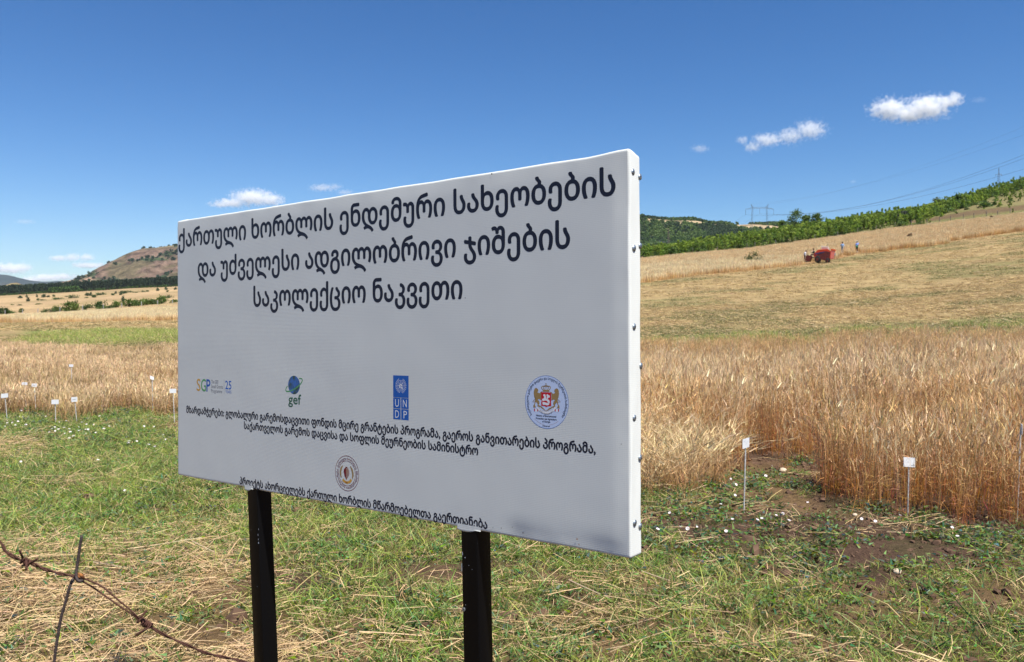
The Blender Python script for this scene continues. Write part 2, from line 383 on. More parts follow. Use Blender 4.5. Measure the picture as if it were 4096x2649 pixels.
def wheat_clump(n, rad, h, w=.0032, ear=.085, awn=.06, lean=.13, low=(.44, .165, .045), top=(.70, .47, .23), leaves=2, arch=.07):
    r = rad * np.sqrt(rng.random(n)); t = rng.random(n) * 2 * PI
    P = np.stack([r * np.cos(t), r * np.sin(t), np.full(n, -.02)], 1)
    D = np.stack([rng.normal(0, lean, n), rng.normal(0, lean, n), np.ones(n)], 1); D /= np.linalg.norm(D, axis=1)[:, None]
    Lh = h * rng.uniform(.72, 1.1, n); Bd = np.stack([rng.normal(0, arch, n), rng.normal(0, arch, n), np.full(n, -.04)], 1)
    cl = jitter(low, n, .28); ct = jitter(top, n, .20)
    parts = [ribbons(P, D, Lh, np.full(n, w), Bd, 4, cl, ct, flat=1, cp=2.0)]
    tip = P + D * Lh[:, None] + Bd * Lh[:, None]; De = D + 2 * Bd + np.stack([rng.normal(0, .25, n), rng.normal(0, .20, n), rng.normal(-.05, .22, n)], 1); De /= np.linalg.norm(De, axis=1)[:, None]
    if ear:
        for k in range(2): parts.append(ribbons(tip, De, np.full(n, ear) * rng.uniform(.7, 1.2, n), np.full(n, .013), Bd * .3, 2, ct * .95, ct * 1.08, 0))
    if awn:
        for k in range(4):
            Da = De + rng.normal(0, .16, (n, 3)); parts.append(ribbons(tip + De * ear * .3, Da, np.full(n, ear * .8 + awn), np.full(n, .0016), Bd * .3, 1, ct * 1.05, ct * 1.1, 0))
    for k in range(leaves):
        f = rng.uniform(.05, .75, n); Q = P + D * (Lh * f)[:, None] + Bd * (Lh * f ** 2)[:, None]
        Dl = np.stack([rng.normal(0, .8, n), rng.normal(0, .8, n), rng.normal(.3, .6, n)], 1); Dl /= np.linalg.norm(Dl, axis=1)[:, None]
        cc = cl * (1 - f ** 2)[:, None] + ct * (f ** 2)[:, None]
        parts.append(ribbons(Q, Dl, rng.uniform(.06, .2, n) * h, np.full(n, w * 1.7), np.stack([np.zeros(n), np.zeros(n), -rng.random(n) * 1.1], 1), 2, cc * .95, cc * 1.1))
    return join(parts)
def cm(name, parts, material):
    V, F, C = join(parts) if isinstance(parts, list) else parts
    me = mesh_np(name, V, F, C); me.materials.append(material); return me
def uv_of(P): 
    z = hgt(P[:, 0], P[:, 1]); u, v = proj(P[:, 0], P[:, 1], z); return z, u, v
def sample(x0, x1, y0, y1, spacing, maxu=(-500, 4600), jit=.5):
    """jittered points over an area, kept to the wedge the view can reach"""
    xs = np.arange(x0, x1, spacing); ys = np.arange(y0, y1, spacing)
    G = np.stack(np.meshgrid(xs, ys), -1).reshape(-1, 2) + rng.uniform(-jit, jit, (len(xs) * len(ys), 2)) * spacing
    z, u, v = uv_of(G)
    k = (u > maxu[0]) & (u < maxu[1]); return G[k], z[k], u[k], v[k]
def fin(G, z, k): return np.stack([G[k, 0], G[k, 1], z[k]], 1)
#==PART2==
# ------------------------------------------------------------------ near ground cover
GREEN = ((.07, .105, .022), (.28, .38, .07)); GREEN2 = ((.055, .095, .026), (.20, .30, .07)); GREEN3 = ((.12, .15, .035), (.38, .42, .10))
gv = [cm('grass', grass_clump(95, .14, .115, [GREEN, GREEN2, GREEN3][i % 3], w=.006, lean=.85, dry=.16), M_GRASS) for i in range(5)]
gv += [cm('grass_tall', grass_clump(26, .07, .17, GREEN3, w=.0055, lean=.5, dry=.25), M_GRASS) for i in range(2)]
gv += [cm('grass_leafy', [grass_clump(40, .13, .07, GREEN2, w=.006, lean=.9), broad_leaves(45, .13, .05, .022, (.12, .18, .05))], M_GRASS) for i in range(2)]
G, z, u, v = sample(-10, 7.5, 3.2, 15.5, .098)
x, y = G[:, 0], G[:, 1]
near = v > wheat_edge(u, x, y) - 10
leftz = sstep(1500, 800, u); rightz = sstep(2350, 2900, u); midz = 1 - leftz - rightz
nA_ = fbm(x * .75, y * .75, 4); nB_ = fbm(x * 2.2 + 9, y * 2.2, 3)
gd = leftz * (.25 + .75 * sstep(1635, 1690, v) * sstep(2330, 2080, v + (nA_ - .5) * 300)) + midz * (.80 - .25 * sstep(2380, 2600, v)) + rightz * (.05 + .50 * (1 - .35 * sstep(3200, 3900, u)) * sstep(2190, 2480, v + (nA_ - .5) * 320))
gd = gd * sstep(.34, .47, nA_ * .5 + nB_ * .5 + .12 * (gd - .35)) * 1.15
k = near & (rng.random(len(u)) < gd)
P = fin(G, z, k)
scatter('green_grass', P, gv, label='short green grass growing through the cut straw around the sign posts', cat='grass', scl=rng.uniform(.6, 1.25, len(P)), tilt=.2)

sv_ = [cm('straw', straw_bits(58, .22, .035, .20, w=.0026), M_STRAW) for i in range(4)]
sv_ += [cm('straw_long', straw_bits(4, .25, .05, .45, w=.0034, col=(.68, .50, .28)), M_STRAW) for i in range(3)]
sv_ += [cm('straw_stub', [grass_clump(40, .14, .12, ((.42, .30, .13), (.60, .47, .24)), w=.004, lean=.6, dry=.6), straw_bits(25, .2, .04, .2)], M_STRAW) for i in range(3)]
G, z, u, v = sample(-10, 7.5, 3.2, 15.5, .13)
x, y = G[:, 0], G[:, 1]
near = v > wheat_edge(u, x, y) - 10
leftz = sstep(1400, 900, u); rightz = sstep(2350, 2900, u); midz = 1 - leftz - rightz
nA_ = fbm(x * .8 + 31, y * 1.3, 4); nC_ = fbm(x * 1.9 + 9, y * 4.2, 3)
sd = leftz * (.02 + .98 * sstep(2160, 2380, v + (nA_ - .5) * 420)) + midz * (.03 + .14 * sstep(2200, 2500, v)) + rightz * (.04 + .08 * sstep(2250, 2500, v))
sd += .42 * sstep(.59, .70, nC_) * (1 - leftz * .3) * (1 - .70 * rightz)
sd *= .35 + .65 * sstep(.35, .55, nA_)
sd += .9 * sstep(70, 10, np.abs(v - 1790)) * sstep(260, 120, u) + .8 * np.exp(-(((u - 3380) / 150) ** 2 + ((v - 2610) / 25) ** 2))
k = near & (rng.random(len(u)) < sd)
P = fin(G, z, k)
idx = np.where(rng.random(len(P)) < .55, rng.integers(0, 4, len(P)), np.where(rng.random(len(P)) < .28, rng.integers(4, 7, len(P)), rng.integers(7, 10, len(P))))
scatter('dry_straw', P, sv_, idx=idx, label='cut dry straw strewn over the ground in front of the wheat', cat='straw', tilt=.1)

wv = [cm('bindweed', [broad_leaves(60, .16, .035, .028, (.105, .150, .048)), ], M_GRASS) for i in range(3)]
wv += [cm('bindweed_dark', [broad_leaves(36, .12, .05, .032, (.085, .130, .040)), grass_clump(10, .1, .12, GREEN2, w=.004)], M_GRASS) for i in range(2)]
G, z, u, v = sample(-10, 8.0, 3.4, 16, .16)
x, y = G[:, 0], G[:, 1]
near = v > wheat_edge(u, x, y) - 40
nA_ = fbm(x * 1.1 + 71, y * 1.1, 4)
wd = .18 + 1.4 * sstep(1500, 800, u) * sstep(1790, 1720, v) + .55 * sstep(2400, 2700, u) * sstep(2380, 2200, v)
k = near & (rng.random(len(u)) < wd * sstep(.38, .52, nA_))
P = fin(G, z, k)
scatter('bindweed', P, wv, label='low dark bindweed leaves creeping over bare brown soil beside the wheat', cat='weeds', tilt=.1)

# clods and crumbs of soil
def clod(s):
    bm = bmesh.new(); bmesh.ops.create_icosphere(bm, subdivisions=1, radius=s)
    for vt in bm.verts: vt.co *= random.uniform(.6, 1.2); vt.co.z *= .6
    me = bpy.data.meshes.new('clod'); bm.to_mesh(me); bm.free()
    me.materials.append(M_SOIL); return me
M_SOIL = mat('soil_clod', (.125, .076, .050), .95, vs=20, var=.25, bump=.6, spec=.1)
G, z, u, v = sample(-5, 8, 3.2, 13, .075)
k = (v > wheat_edge(u, G[:, 0], G[:, 1]) - 60) & (rng.random(len(u)) < .25 + .6 * sstep(2300, 2700, u))
P = fin(G, z, k)
scatter('soil_clods', P, [clod(.014) for i in range(4)], scl=rng.gamma(1.6, .65, len(P)) + .2, label='small crumbs and clods of dry brown soil between the weeds', cat='soil', tilt=.6)

# ------------------------------------------------------------------ the two near wheat plots
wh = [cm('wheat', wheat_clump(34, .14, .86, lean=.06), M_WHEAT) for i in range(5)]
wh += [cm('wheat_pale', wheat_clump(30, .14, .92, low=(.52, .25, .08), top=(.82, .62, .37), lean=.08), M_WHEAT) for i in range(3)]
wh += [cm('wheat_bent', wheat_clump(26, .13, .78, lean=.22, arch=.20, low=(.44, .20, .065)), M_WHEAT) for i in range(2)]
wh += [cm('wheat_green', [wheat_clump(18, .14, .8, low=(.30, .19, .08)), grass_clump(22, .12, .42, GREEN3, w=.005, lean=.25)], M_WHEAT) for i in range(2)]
G, z, u, v = sample(.6, 19, 5.4, 28.5, .155, maxu=(2250, 4450))
x, y = G[:, 0], G[:, 1]; q = fbm(x * .6, y * .6, 4)
edge = wheat_edge(u, x, y)
k = (v < edge) & (y < 27.5 + (q - .5) * 4) & (rng.random(len(u)) < np.where(y > 14, .42, .16 + .62 * sstep(.40, .56, fbm(x * 1.3 + 20, y * 1.3, 3)))) & ~((u < 2945) & (y < 9.8) & (v > 1884))
P = fin(G, z, k); n = len(P); r = rng.random(n); gq = fbm(P[:, 0] * .9 + 40, P[:, 1] * .9, 3)
uu = u[k]; vv = v[k]
idx = np.where(r < .5, rng.integers(0, 5, n), np.where(r < .8, rng.integers(5, 8, n), rng.integers(8, 10, n)))
idx = np.where((gq > .50) & (r > .50), rng.integers(10, 12, n), idx)
yy = y[k] + (q[k] - .5) * 1.6; third = yy > 16.0; second = (yy > 9.4) & ~third
idx = np.where(second & (rng.random(n) < .6), rng.integers(5, 8, n), idx); idx = np.where(third & (rng.random(n) < .22), rng.integers(10, 12, n), idx)
s = rng.uniform(.82, 1.06, n) * (.78 + .22 * sstep(0, 60, edge[k] - vv))
s *= np.where(third, .74, np.where(second, 1.04, .90)) * (.80 + .40 * fbm(P[:, 0] * .9 + 3, P[:, 1] * .9 + 60, 3))
keep = ~(((np.abs(yy - 9.7) < .62) & (uu > 3000)) | (np.abs(yy - 16.2) < .8)) | (rng.random(n) < .10)
keep &= ~(third & (rng.random(n) < .32))
s *= np.where(uu < 3290, .92, 1.08)
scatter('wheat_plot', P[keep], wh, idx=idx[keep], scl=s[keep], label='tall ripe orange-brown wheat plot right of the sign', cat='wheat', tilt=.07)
# pale arching plants at the front left corner of the plot, right beside the sign
bl = [cm('barley', wheat_clump(28, .13, .58, low=(.52, .30, .12), top=(.80, .62, .36), lean=.20, arch=.30, awn=.1), M_WHEAT) for i in range(4)]
G, z, u, v = sample(.5, 3.9, 6.6, 10.2, .12, maxu=(2380, 3000))
x, y = G[:, 0], G[:, 1]; e = np.interp(u, [2400, 2560, 2760, 2900, 2960], [1985, 1990, 1985, 1935, 1880])
k = (v < e) & (rng.random(len(u)) < .55 * sstep(2960, 2760, u + (fbm(x*3, y*3, 2) - .5) * 120))
k &= rng.random(len(u)) < .45 + .55 * sstep(.42, .55, fbm(x * 3.5 + 8, y * 3.5, 3))
P = fin(G, z, k)
scatter('pale_barley', P, bl, scl=rng.uniform(.5, 1.12, len(P)) * (.72 + .5 * fbm(P[:, 0] * 3 + 5, P[:, 1] * 3, 2)), label='pale yellow arching barley leaning beside the right edge of the sign', cat='barley', tilt=.15)

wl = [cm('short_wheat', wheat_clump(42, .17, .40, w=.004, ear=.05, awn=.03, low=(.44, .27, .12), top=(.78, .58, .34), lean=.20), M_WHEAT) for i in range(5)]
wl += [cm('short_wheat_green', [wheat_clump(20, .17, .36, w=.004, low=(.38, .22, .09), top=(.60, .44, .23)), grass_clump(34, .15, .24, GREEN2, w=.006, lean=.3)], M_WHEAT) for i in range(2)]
G, z, u, v = sample(-20, 2.5, 10.5, 31, .21, maxu=(-450, 2250))
x, y = G[:, 0], G[:, 1]; q = fbm(x * .5 + 4, y * .5, 4)
k = (v < wheat_edge(u, x, y)) & (y < 27 + (q - .5) * 5 + 4 * sstep(300, 0, u)) & (rng.random(len(u)) < .74 * np.maximum(sstep(.36, .50, q), sstep(90, 20, wheat_edge(u, x, y) - v))) & (np.abs(y + (q - .5) * 3 - 17.5) > .6)
P = fin(G, z, k); n = len(P)
idx = np.where(fbm(P[:, 0] * .7, P[:, 1] * .9 + 50, 3) > .50, rng.integers(5, 7, n), rng.integers(0, 5, n))
scatter('short_wheat_plot', P, wl, idx=idx, scl=rng.uniform(.8, 1.15, n), label='short ripe wheat plot left of the sign behind the label stakes', cat='wheat', tilt=.08)

# ------------------------------------------------------------------ strips, stubble and the golden fields beyond
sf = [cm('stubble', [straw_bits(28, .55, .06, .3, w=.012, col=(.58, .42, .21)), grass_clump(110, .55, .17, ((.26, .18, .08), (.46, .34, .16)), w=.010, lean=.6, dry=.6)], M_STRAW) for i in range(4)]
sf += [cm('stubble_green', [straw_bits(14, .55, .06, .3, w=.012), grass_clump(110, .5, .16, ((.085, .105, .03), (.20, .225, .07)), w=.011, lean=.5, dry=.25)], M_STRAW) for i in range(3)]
G1, z1, u1, v1 = sample(-30, 60, 27, 62, .62, maxu=(-400, 4450)); G2, z2, u2, v2 = sample(-70, 130, 62, 190, 1.5, maxu=(-300, 4400))
for nm, (G, z, u, v), sc_ in (('mown_stubble', (G1, z1, u1, v1), 1.0), ('mown_stubble', (G2, z2, u2, v2), 1.9)):
    x, y = G[:, 0], G[:, 1]; nb = fbm(x * .15 + 3, y * .20 + 8, 4)
    gold = (v < np.interp(u, GOLD_U, GOLD_V) + (nb - .5) * 14) & (y > 70)
    k = ~gold & (v > hill_edge(u)) & (rng.random(len(u)) < .8)
    strip = (sstep(1500, 900, u) * (y > 33) * (y < 66 - (u - 300) * .01) * (u > 60)) > .5
    grn = ((rng.random(len(u)) < sstep(.42, .60, nb) * .9) | strip | ((y < 36) & (u > 2400)))[k]
    P = fin(G, z, k); n = len(P)
    idx = np.where(grn, rng.integers(4, 7, n), rng.integers(0, 4, n))
    scatter(nm, P, sf, idx=idx, scl=np.stack([rng.uniform(.8, 1.3, n) * sc_] * 2 + [rng.uniform(.8, 1.3, n) * (1 + .4 * (sc_ - 1))], 1), label='mown yellow stubble with green regrowth between the wheat plot and the golden field' if sc_ == 1 else 'far mown stubble stretching up to the golden field', cat='stubble', tilt=.05)
# green weeds along the back of the plot and the green strip at left
gs_ = [cm('green_strip', grass_clump(150, .6, .38, [GREEN, GREEN3, GREEN3][i], w=.014, lean=.4, dry=.28), M_GRASS) for i in range(3)]
G, z, u, v = sample(-30, 26, 27, 62, .7, maxu=(-300, 4450)); x, y = G[:, 0], G[:, 1]; q = fbm(x * .5, y * .5, 3)
k = ((u < 1400) & (u > 40 + (y - 33) * 6) & (y > 32 + q * 9) & (y < 52 - (u - 300) * .008 + q * 16) & (rng.random(len(u)) < .8)) | ((u > 2300) & (y < 33.5 + (q - .5) * 5) & (y > 27.5) & (q > .40))
P = fin(G, z, k)
scatter('green_strip', P, gs_, scl=rng.uniform(.6, 1.1, len(P)), label='green grass strip running between the short wheat and the golden field', cat='grass', tilt=.05)

gf = [cm('field_wheat', wheat_clump(95, .75, .85, w=.022, ear=.12, awn=0, leaves=0, low=(.54, .34, .14), top=(.82, .61, .34), lean=.10), M_WHEAT) for i in range(3)]
gf += [cm('field_wheat_pale', wheat_clump(95, .75, .85, w=.022, ear=.12, awn=0, leaves=0, low=(.62, .42, .20), top=(.88, .70, .42), lean=.10), M_WHEAT) for i in range(3)]
G, z, u, v = sample(-95, 135, 72, 262, 1.05, maxu=(-300, 4450)); x, y = G[:, 0], G[:, 1]; nb = fbm(x * .15 + 3, y * .20 + 8, 4)
k = (v < np.interp(u, GOLD_U, GOLD_V) + (nb - .5) * 14) & (v > hill_edge(u)) & ((u > 2450) | (u < 1000) | (rng.random(len(u)) < .35)) & ~((np.abs(u - 3280) < 85) & (v > 1046)) & ~((np.abs(u - 3428) < 20) & (v > 1006)) & ~((np.abs(u - 3369) < 16) & (v > 1010))
P = fin(G, z, k); n = len(P); pale = ((v > np.interp(u, [0, 700, 2570, 2900, 3250, 3400], [1262, 1240, 1072, 1052, 1036, 900])) & (u < 3300))[k]
scatter('golden_field', P, gf, idx=np.where(pale ^ (rng.random(n) < .15), rng.integers(3, 6, n), rng.integers(0, 3, n)), scl=rng.uniform(.8, 1.15, n), label='golden standing wheat field reaching back to the fence and trees', cat='wheat field', tilt=.04)
#==PART3==
# ------------------------------------------------------------------ the information board
def cam2w(p): return Vector((p[0], p[1] * CP - p[2] * SP, p[1] * SP + p[2] * CP + CAM_Z))
def camdir(p): return Vector((p[0], p[1] * CP - p[2] * SP, p[1] * SP + p[2] * CP))
SH = .991; SW = 2.002; ST = .0586
ax = camdir((.7934, -.6087, .0047)).normalized(); up = camdir((0, 0, 1)); up = (up - ax * up.dot(ax)).normalized(); bk = up.cross(ax).normalized()
BLw = cam2w((-1.302, 3.218, -.562)); mid = BLw + ax * (SW / 2)
ZB = mid.z - float(hgt(mid.x, mid.y))
root = empty('billboard'); RM = Matrix((ax, bk, up)).transposed().to_4x4(); RM.translation = mid - up * ZB; root.matrix_world = RM
RMi = RM.inverted()
tag(root, 'large white printed banner board with Georgian lettering and logos on two black square posts', 'sign board')

vm, N, L, B = newmat('white_vinyl_banner')
B.inputs['Roughness'].default_value = .42; B.inputs['Specular IOR Level'].default_value = .35
tc = N.new('ShaderNodeTexCoord')
nz = N.new('ShaderNodeTexNoise'); nz.inputs['Scale'].default_value = 3; nz.inputs['Detail'].default_value = 8; L.new(tc.outputs['Object'], nz.inputs['Vector'])
mx = N.new('ShaderNodeMix'); mx.data_type = 'RGBA'; mx.inputs[6].default_value = (.63, .645, .61, 1); mx.inputs[7].default_value = (.715, .730, .69, 1)
L.new(nz.outputs[0], mx.inputs[0]); L.new(mx.outputs[2], B.inputs['Base Color'])
sx = N.new('ShaderNodeSeparateXYZ'); L.new(tc.outputs['Object'], sx.inputs[0])
def wave(ax_, pitch):
    m1 = N.new('ShaderNodeMath'); m1.operation = 'MULTIPLY'; m1.inputs[1].default_value = 2 * PI / pitch; L.new(sx.outputs[ax_], m1.inputs[0])
    m2 = N.new('ShaderNodeMath'); m2.operation = 'SINE'; L.new(m1.outputs[0], m2.inputs[0]); return m2
w1 = wave(0, .0046); w2 = wave(2, .0046)
ad = N.new('ShaderNodeMath'); ad.operation = 'ADD'; L.new(w1.outputs[0], ad.inputs[0]); L.new(w2.outputs[0], ad.inputs[1])
b1 = N.new('ShaderNodeBump'); b1.inputs['Strength'].default_value = .065; b1.inputs['Distance'].default_value = .0006; L.new(ad.outputs[0], b1.inputs['Height'])
nz2 = N.new('ShaderNodeTexNoise'); nz2.inputs['Scale'].default_value = 2.2; nz2.inputs['Detail'].default_value = 2; L.new(tc.outputs['Object'], nz2.inputs['Vector'])
b2 = N.new('ShaderNodeBump'); b2.inputs['Strength'].default_value = .6; b2.inputs['Distance'].default_value = .006; L.new(nz2.outputs[0], b2.inputs['Height']); L.new(b1.outputs[0], b2.inputs['Normal'])
L.new(b2.outputs[0], B.inputs['Normal'])

def axis_pts(l, r, step):
    e = [0, r*.12, r*.3, r*.55, r*.8, r, r*1.6]; m = list(np.arange(r*1.6 + step, l - r*1.6 - step * .4, step)); return np.array(e + m + [l - t for t in e[::-1]])
def rounded_sheet():
    r = .0068; L3 = (SW, ST, SH); ap = [axis_pts(SW, r, .022), axis_pts(ST, r, .008), axis_pts(SH, r, .022)]
    V = []; F = []; n = 0
    for k in range(3):
        i, j = [(1, 2), (2, 0), (0, 1)][k]
        for side in (0, 1):
            A, Bm = np.meshgrid(ap[i], ap[j], indexing='ij'); P = np.zeros(A.shape + (3,)); P[..., i] = A; P[..., j] = Bm; P[..., k] = L3[k] * side
            a, b = A.shape; ix = np.arange(a * b).reshape(a, b) + n
            f = np.stack([ix[:-1, :-1], ix[1:, :-1], ix[1:, 1:], ix[:-1, 1:]], -1).reshape(-1, 4)
            F.append(f if side else f[:, ::-1]); V.append(P.reshape(-1, 3)); n += a * b
    V = np.concatenate(V); F = np.concatenate(F)
    q = np.clip(V, r, np.array(L3) - r); dlt = V - q; ln = np.linalg.norm(dlt, axis=1)[:, None]; V = q + dlt / np.maximum(ln, 1e-9) * r
    # slack and folds of the stretched cloth, along the edges and on the right-hand side only
    et = sstep(.05, 0, SH - V[:, 2]); eb = sstep(.03, 0, V[:, 2]); er = sstep(.004, 0, SW - V[:, 0] - .001)
    wv_ = (fbm(V[:, 0] * 9, V[:, 1] * 5 + 3, 3) - .5)
    V[:, 2] += et * wv_ * .0030 + eb * (fbm(V[:, 0] * 7 + 50, V[:, 1] * 3, 3) - .5) * .008
    V[:, 2] -= et * sstep(SW - .03, SW, V[:, 0]) * sstep(.01, ST, V[:, 1]) * .010
    V[:, 2] += et * np.exp(-((V[:, 0] - .045) / .02) ** 2) * .004 * (V[:, 1] > .01)
    V[:, 2] += et * .005 * np.exp(-((V[:, 0] - (SW - .02)) / .06) ** 2)
    V[:, 0] += er * (fbm(V[:, 1] * 30, V[:, 2] * 9, 3) - .5) * .004
    ed = np.maximum(np.maximum(sstep(.040, .008, SW - V[:, 0]), sstep(.05, .01, V[:, 2]) * sstep(1.60, 1.66, V[:, 0])), .6 * sstep(.025, .008, SH - V[:, 2]))
    V[:, 1] += ed * (V[:, 1] < .012) * fbm(V[:, 0] * 14, V[:, 2] * 9, 3) * .0055
    V[:, 0] -= SW / 2; V[:, 2] += ZB
    me = bpy.data.meshes.new('banner'); me.from_pydata(V.tolist(), [], F.tolist())
    bm = bmesh.new(); bm.from_mesh(me); bmesh.ops.remove_doubles(bm, verts=bm.verts, dist=1e-5); bmesh.ops.recalc_face_normals(bm, faces=bm.faces); bm.to_mesh(me); bm.free()
    me.polygons.foreach_set('use_smooth', [True] * len(me.polygons)); me.materials.append(vm); return me
ban = link('banner', rounded_sheet(), None, root); 

def ink(name, c, rough=.45):
    m, N, L, B = newmat(name); B.inputs['Base Color'].default_value = (*c, 1); B.inputs['Roughness'].default_value = rough; B.inputs['Specular IOR Level'].default_value = .3
    nz = N.new('ShaderNodeTexNoise'); nz.inputs['Scale'].default_value = 60; mr = N.new('ShaderNodeMapRange'); mr.inputs[3].default_value = .85; mr.inputs[4].default_value = 1.15
    L.new(nz.outputs[0], mr.inputs[0]); sc = N.new('ShaderNodeVectorMath'); sc.operation = 'SCALE'; sc.inputs[0].default_value = c; L.new(mr.outputs[0], sc.inputs['Scale']); L.new(sc.outputs[0], B.inputs['Base Color'])
    return m
I_NAVY = ink('navy_ink', (.011, .014, .030)); I_BLUE = ink('blue_ink', (.012, .105, .42)); I_PALE = ink('pale_ink', (.55, .66, .86)); I_WHITE = ink('white_ink', (.78, .79, .82))
I_DISC = ink('disc_ink', (.56, .66, .86)); I_GOLD = ink('gold_ink', (.34, .22, .085)); I_RED = ink('red_ink', (.55, .01, .02)); I_MAR = ink('maroon_ink', (.17, .008, .02)); I_GREY = ink('grey_ink', (.16, .16, .18))
I_GRN = ink('green_ink', (.03, .12, .07)); I_LGRN = ink('light_green_ink', (.10, .34, .12)); I_OR = ink('orange_ink', (.62, .34, .06)); I_BRN = ink('brown_ink', (.40, .17, .07)); I_LB = ink('year_blue_ink', (.02, .13, .50))
gmt, N, L, B = newmat('printed_globe'); tc = N.new('ShaderNodeTexCoord'); nz = N.new('ShaderNodeTexNoise'); nz.inputs['Scale'].default_value = 38; cr = N.new('ShaderNodeValToRGB')
cr.color_ramp.elements[0].position = .40; cr.color_ramp.elements[0].color = (.03, .07, .05, 1); cr.color_ramp.elements[1].position = .58; cr.color_ramp.elements[1].color = (.04, .14, .42, 1)
L.new(tc.outputs['Object'], nz.inputs['Vector']); L.new(nz.outputs[0], cr.inputs[0]); L.new(cr.outputs[0], B.inputs['Base Color'])

def textmesh(s, off=.0, res=3):
    c = bpy.data.curves.new('lettering', 'FONT'); c.body = s; c.size = 1; c.offset = off; c.resolution_u = res
    o = bpy.data.objects.new('lettering', c); COL.objects.link(o)
    dg = bpy.context.evaluated_depsgraph_get(); m = bpy.data.meshes.new_from_object(o.evaluated_get(dg)); bpy.data.objects.remove(o); bpy.data.curves.remove(c)
    V = np.array([v.co[:] for v in m.vertices]); F = [list(p.vertices) for p in m.polygons]; bpy.data.meshes.remove(m)
    return V, F
LAY = .00006
def flat(name, V2, F, m, parent, layer=1):
    """V2: (n,2) in board coordinates, x from the left edge, z down from the top edge as t (metres * .991)"""
    V = [(p[0] - SW / 2, -LAY * layer, ZB + SH - p[1]) for p in V2]
    me = bpy.data.meshes.new(name); me.from_pydata(V, [], F); me.update(); me.materials.append(m)
    # all printed faces look out of the front of the board
    flip = [p.index for p in me.polygons if p.normal.y > 0]
    if flip:
        bm = bmesh.new(); bm.from_mesh(me); bm.faces.ensure_lookup_table(); bmesh.ops.reverse_faces(bm, faces=[bm.faces[i] for i in flip]); bm.to_mesh(me); bm.free()
    return link(name, me, None, parent)
def bold(V, F, e):
    VV = []; FF = []; n = 0
    for dx, dy in ((-e, 0), (e, 0), (0, e), (0, -e)):
        VV.append(V[:, :2] + (dx, dy)); FF += [[i + n for i in f] for f in F]; n += len(V)
    return np.concatenate(VV), FF
def line(s, s0, s1, tb, em, m=I_NAVY, name='lettering', parent=root, layer=2, e=0, off=.0, label=None):
    V, F = textmesh(s, off)
    V = V[:, :2]
    x0, x1 = V[:, 0].min(), V[:, 0].max(); kx = (s1 - s0) / (x1 - x0)
    if not e:
        o = flat(name, np.stack([s0 + (V[:, 0] - x0) * kx, tb - V[:, 1] * em], 1), F, m, parent, layer)
    else:
        VV = []; FF = []; n = 0
        # heavier strokes: the outline repeated with tiny shifts, each on its own hair-thin layer
        for q, (dx, dy) in enumerate(((-e, 0), (e, 0), (0, e), (0, -e))):
            for p in V: VV.append((s0 + (p[0] - x0) * kx + dx - SW / 2, -LAY * layer - .00001 * q, ZB + SH - (tb - p[1] * em + dy)))
            FF += [[i + n for i in f] for f in F]; n += len(V)
        me = bpy.data.meshes.new(name); me.from_pydata(VV, [], FF); me.update(); me.materials.append(m); o = link(name, me, None, parent)
    if label: o['label'] = label
    return o
line('ქართული ხორბლის ენდემური სახეობების', .0123, 1.9634, .1035, .0912, e=.0018, off=.004, label='first line of large dark Georgian lettering')
line('და უძველესი ადგილობრივი ჯიშების', .1450, 1.8298, .2248, .0935, e=.0018, off=.004, label='second line of large dark Georgian lettering')
line('საკოლექციო ნაკვეთი', .4945, 1.4671, .3440, .0925, e=.0018, off=.004, label='third line of large dark Georgian lettering')
line('მხარდამჭერები: გლობალური გარემოსდაცვითი ფონდის მცირე გრანტების პროგრამა, გაეროს განვითარების პროგრამა,', .0637, 1.9043, .7430, .0345, e=.0011, off=.006, label='long line of small bold Georgian lettering under the logos')
line('საქართველოს გარემოს დაცვისა და სოფლის მეურნეობის სამინისტრო', .4358, 1.5232, .7800, .0335, e=.0011, off=.006, label='second line of small bold Georgian lettering under the logos')
line('პროექტს ახორციელებს ქართული ხორბლის მწარმოებელთა გაერთიანება', .4082, 1.5554, .9800, .0335, e=.0011, off=.006, label='small bold Georgian lettering along the bottom edge')

def disc(c, r, n=48, ri=0, sx_=1.0, a0=0, a1=2*PI):
    full = abs(a1 - a0 - 2*PI) < 1e-6; m = n if full else n + 1
    A = [a0 + (a1 - a0) * i / n for i in range(m)]
    V = [(c[0] + math.cos(a) * r * sx_, c[1] - math.sin(a) * r) for a in A]
    if not ri: return V, [list(range(m))]
    V += [(c[0] + math.cos(a) * ri * sx_, c[1] - math.sin(a) * ri) for a in A]
    F = [[i, (i+1) % m, m + (i+1) % m, m + i] for i in range(m if full else m - 1)]
    return V, F
def multi(shapes):
    V = []; F = []
    for v, f in shapes:
        n = len(V); V += [tuple(p) for p in v]; F += [[i + n for i in q] for q in f]
    return V, F
def rect(x0, y0, x1, y1): return [(x0, y0), (x1, y0), (x1, y1), (x0, y1)], [[0, 1, 2, 3]]
def strip(pts, w):
    V = []; n = len(pts)
    for i, p in enumerate(pts):
        a = pts[max(i-1, 0)]; b = pts[min(i+1, n-1)]; dx, dy = b[0]-a[0], b[1]-a[1]; l = math.hypot(dx, dy) or 1
        ww = w[i] if isinstance(w, (list, tuple)) else w
        V += [(p[0] - dy/l*ww/2, p[1] + dx/l*ww/2), (p[0] + dy/l*ww/2, p[1] - dx/l*ww/2)]
    return V, [[2*i, 2*i+1, 2*i+3, 2*i+2] for i in range(n-1)]
def ring_text(s, c, R0, a0, a1, em, m, name, parent, layer=4):
    V, F = textmesh(s, .012); x0, x1 = V[:, 0].min(), V[:, 0].max()
    A = a0 + (V[:, 0] - x0) / (x1 - x0) * (a1 - a0); Rr = R0 + V[:, 1] * em
    P = np.stack([c[0] + np.cos(A) * Rr, c[1] - np.sin(A) * Rr], 1)
    return flat(name, P, F, m, parent, layer)

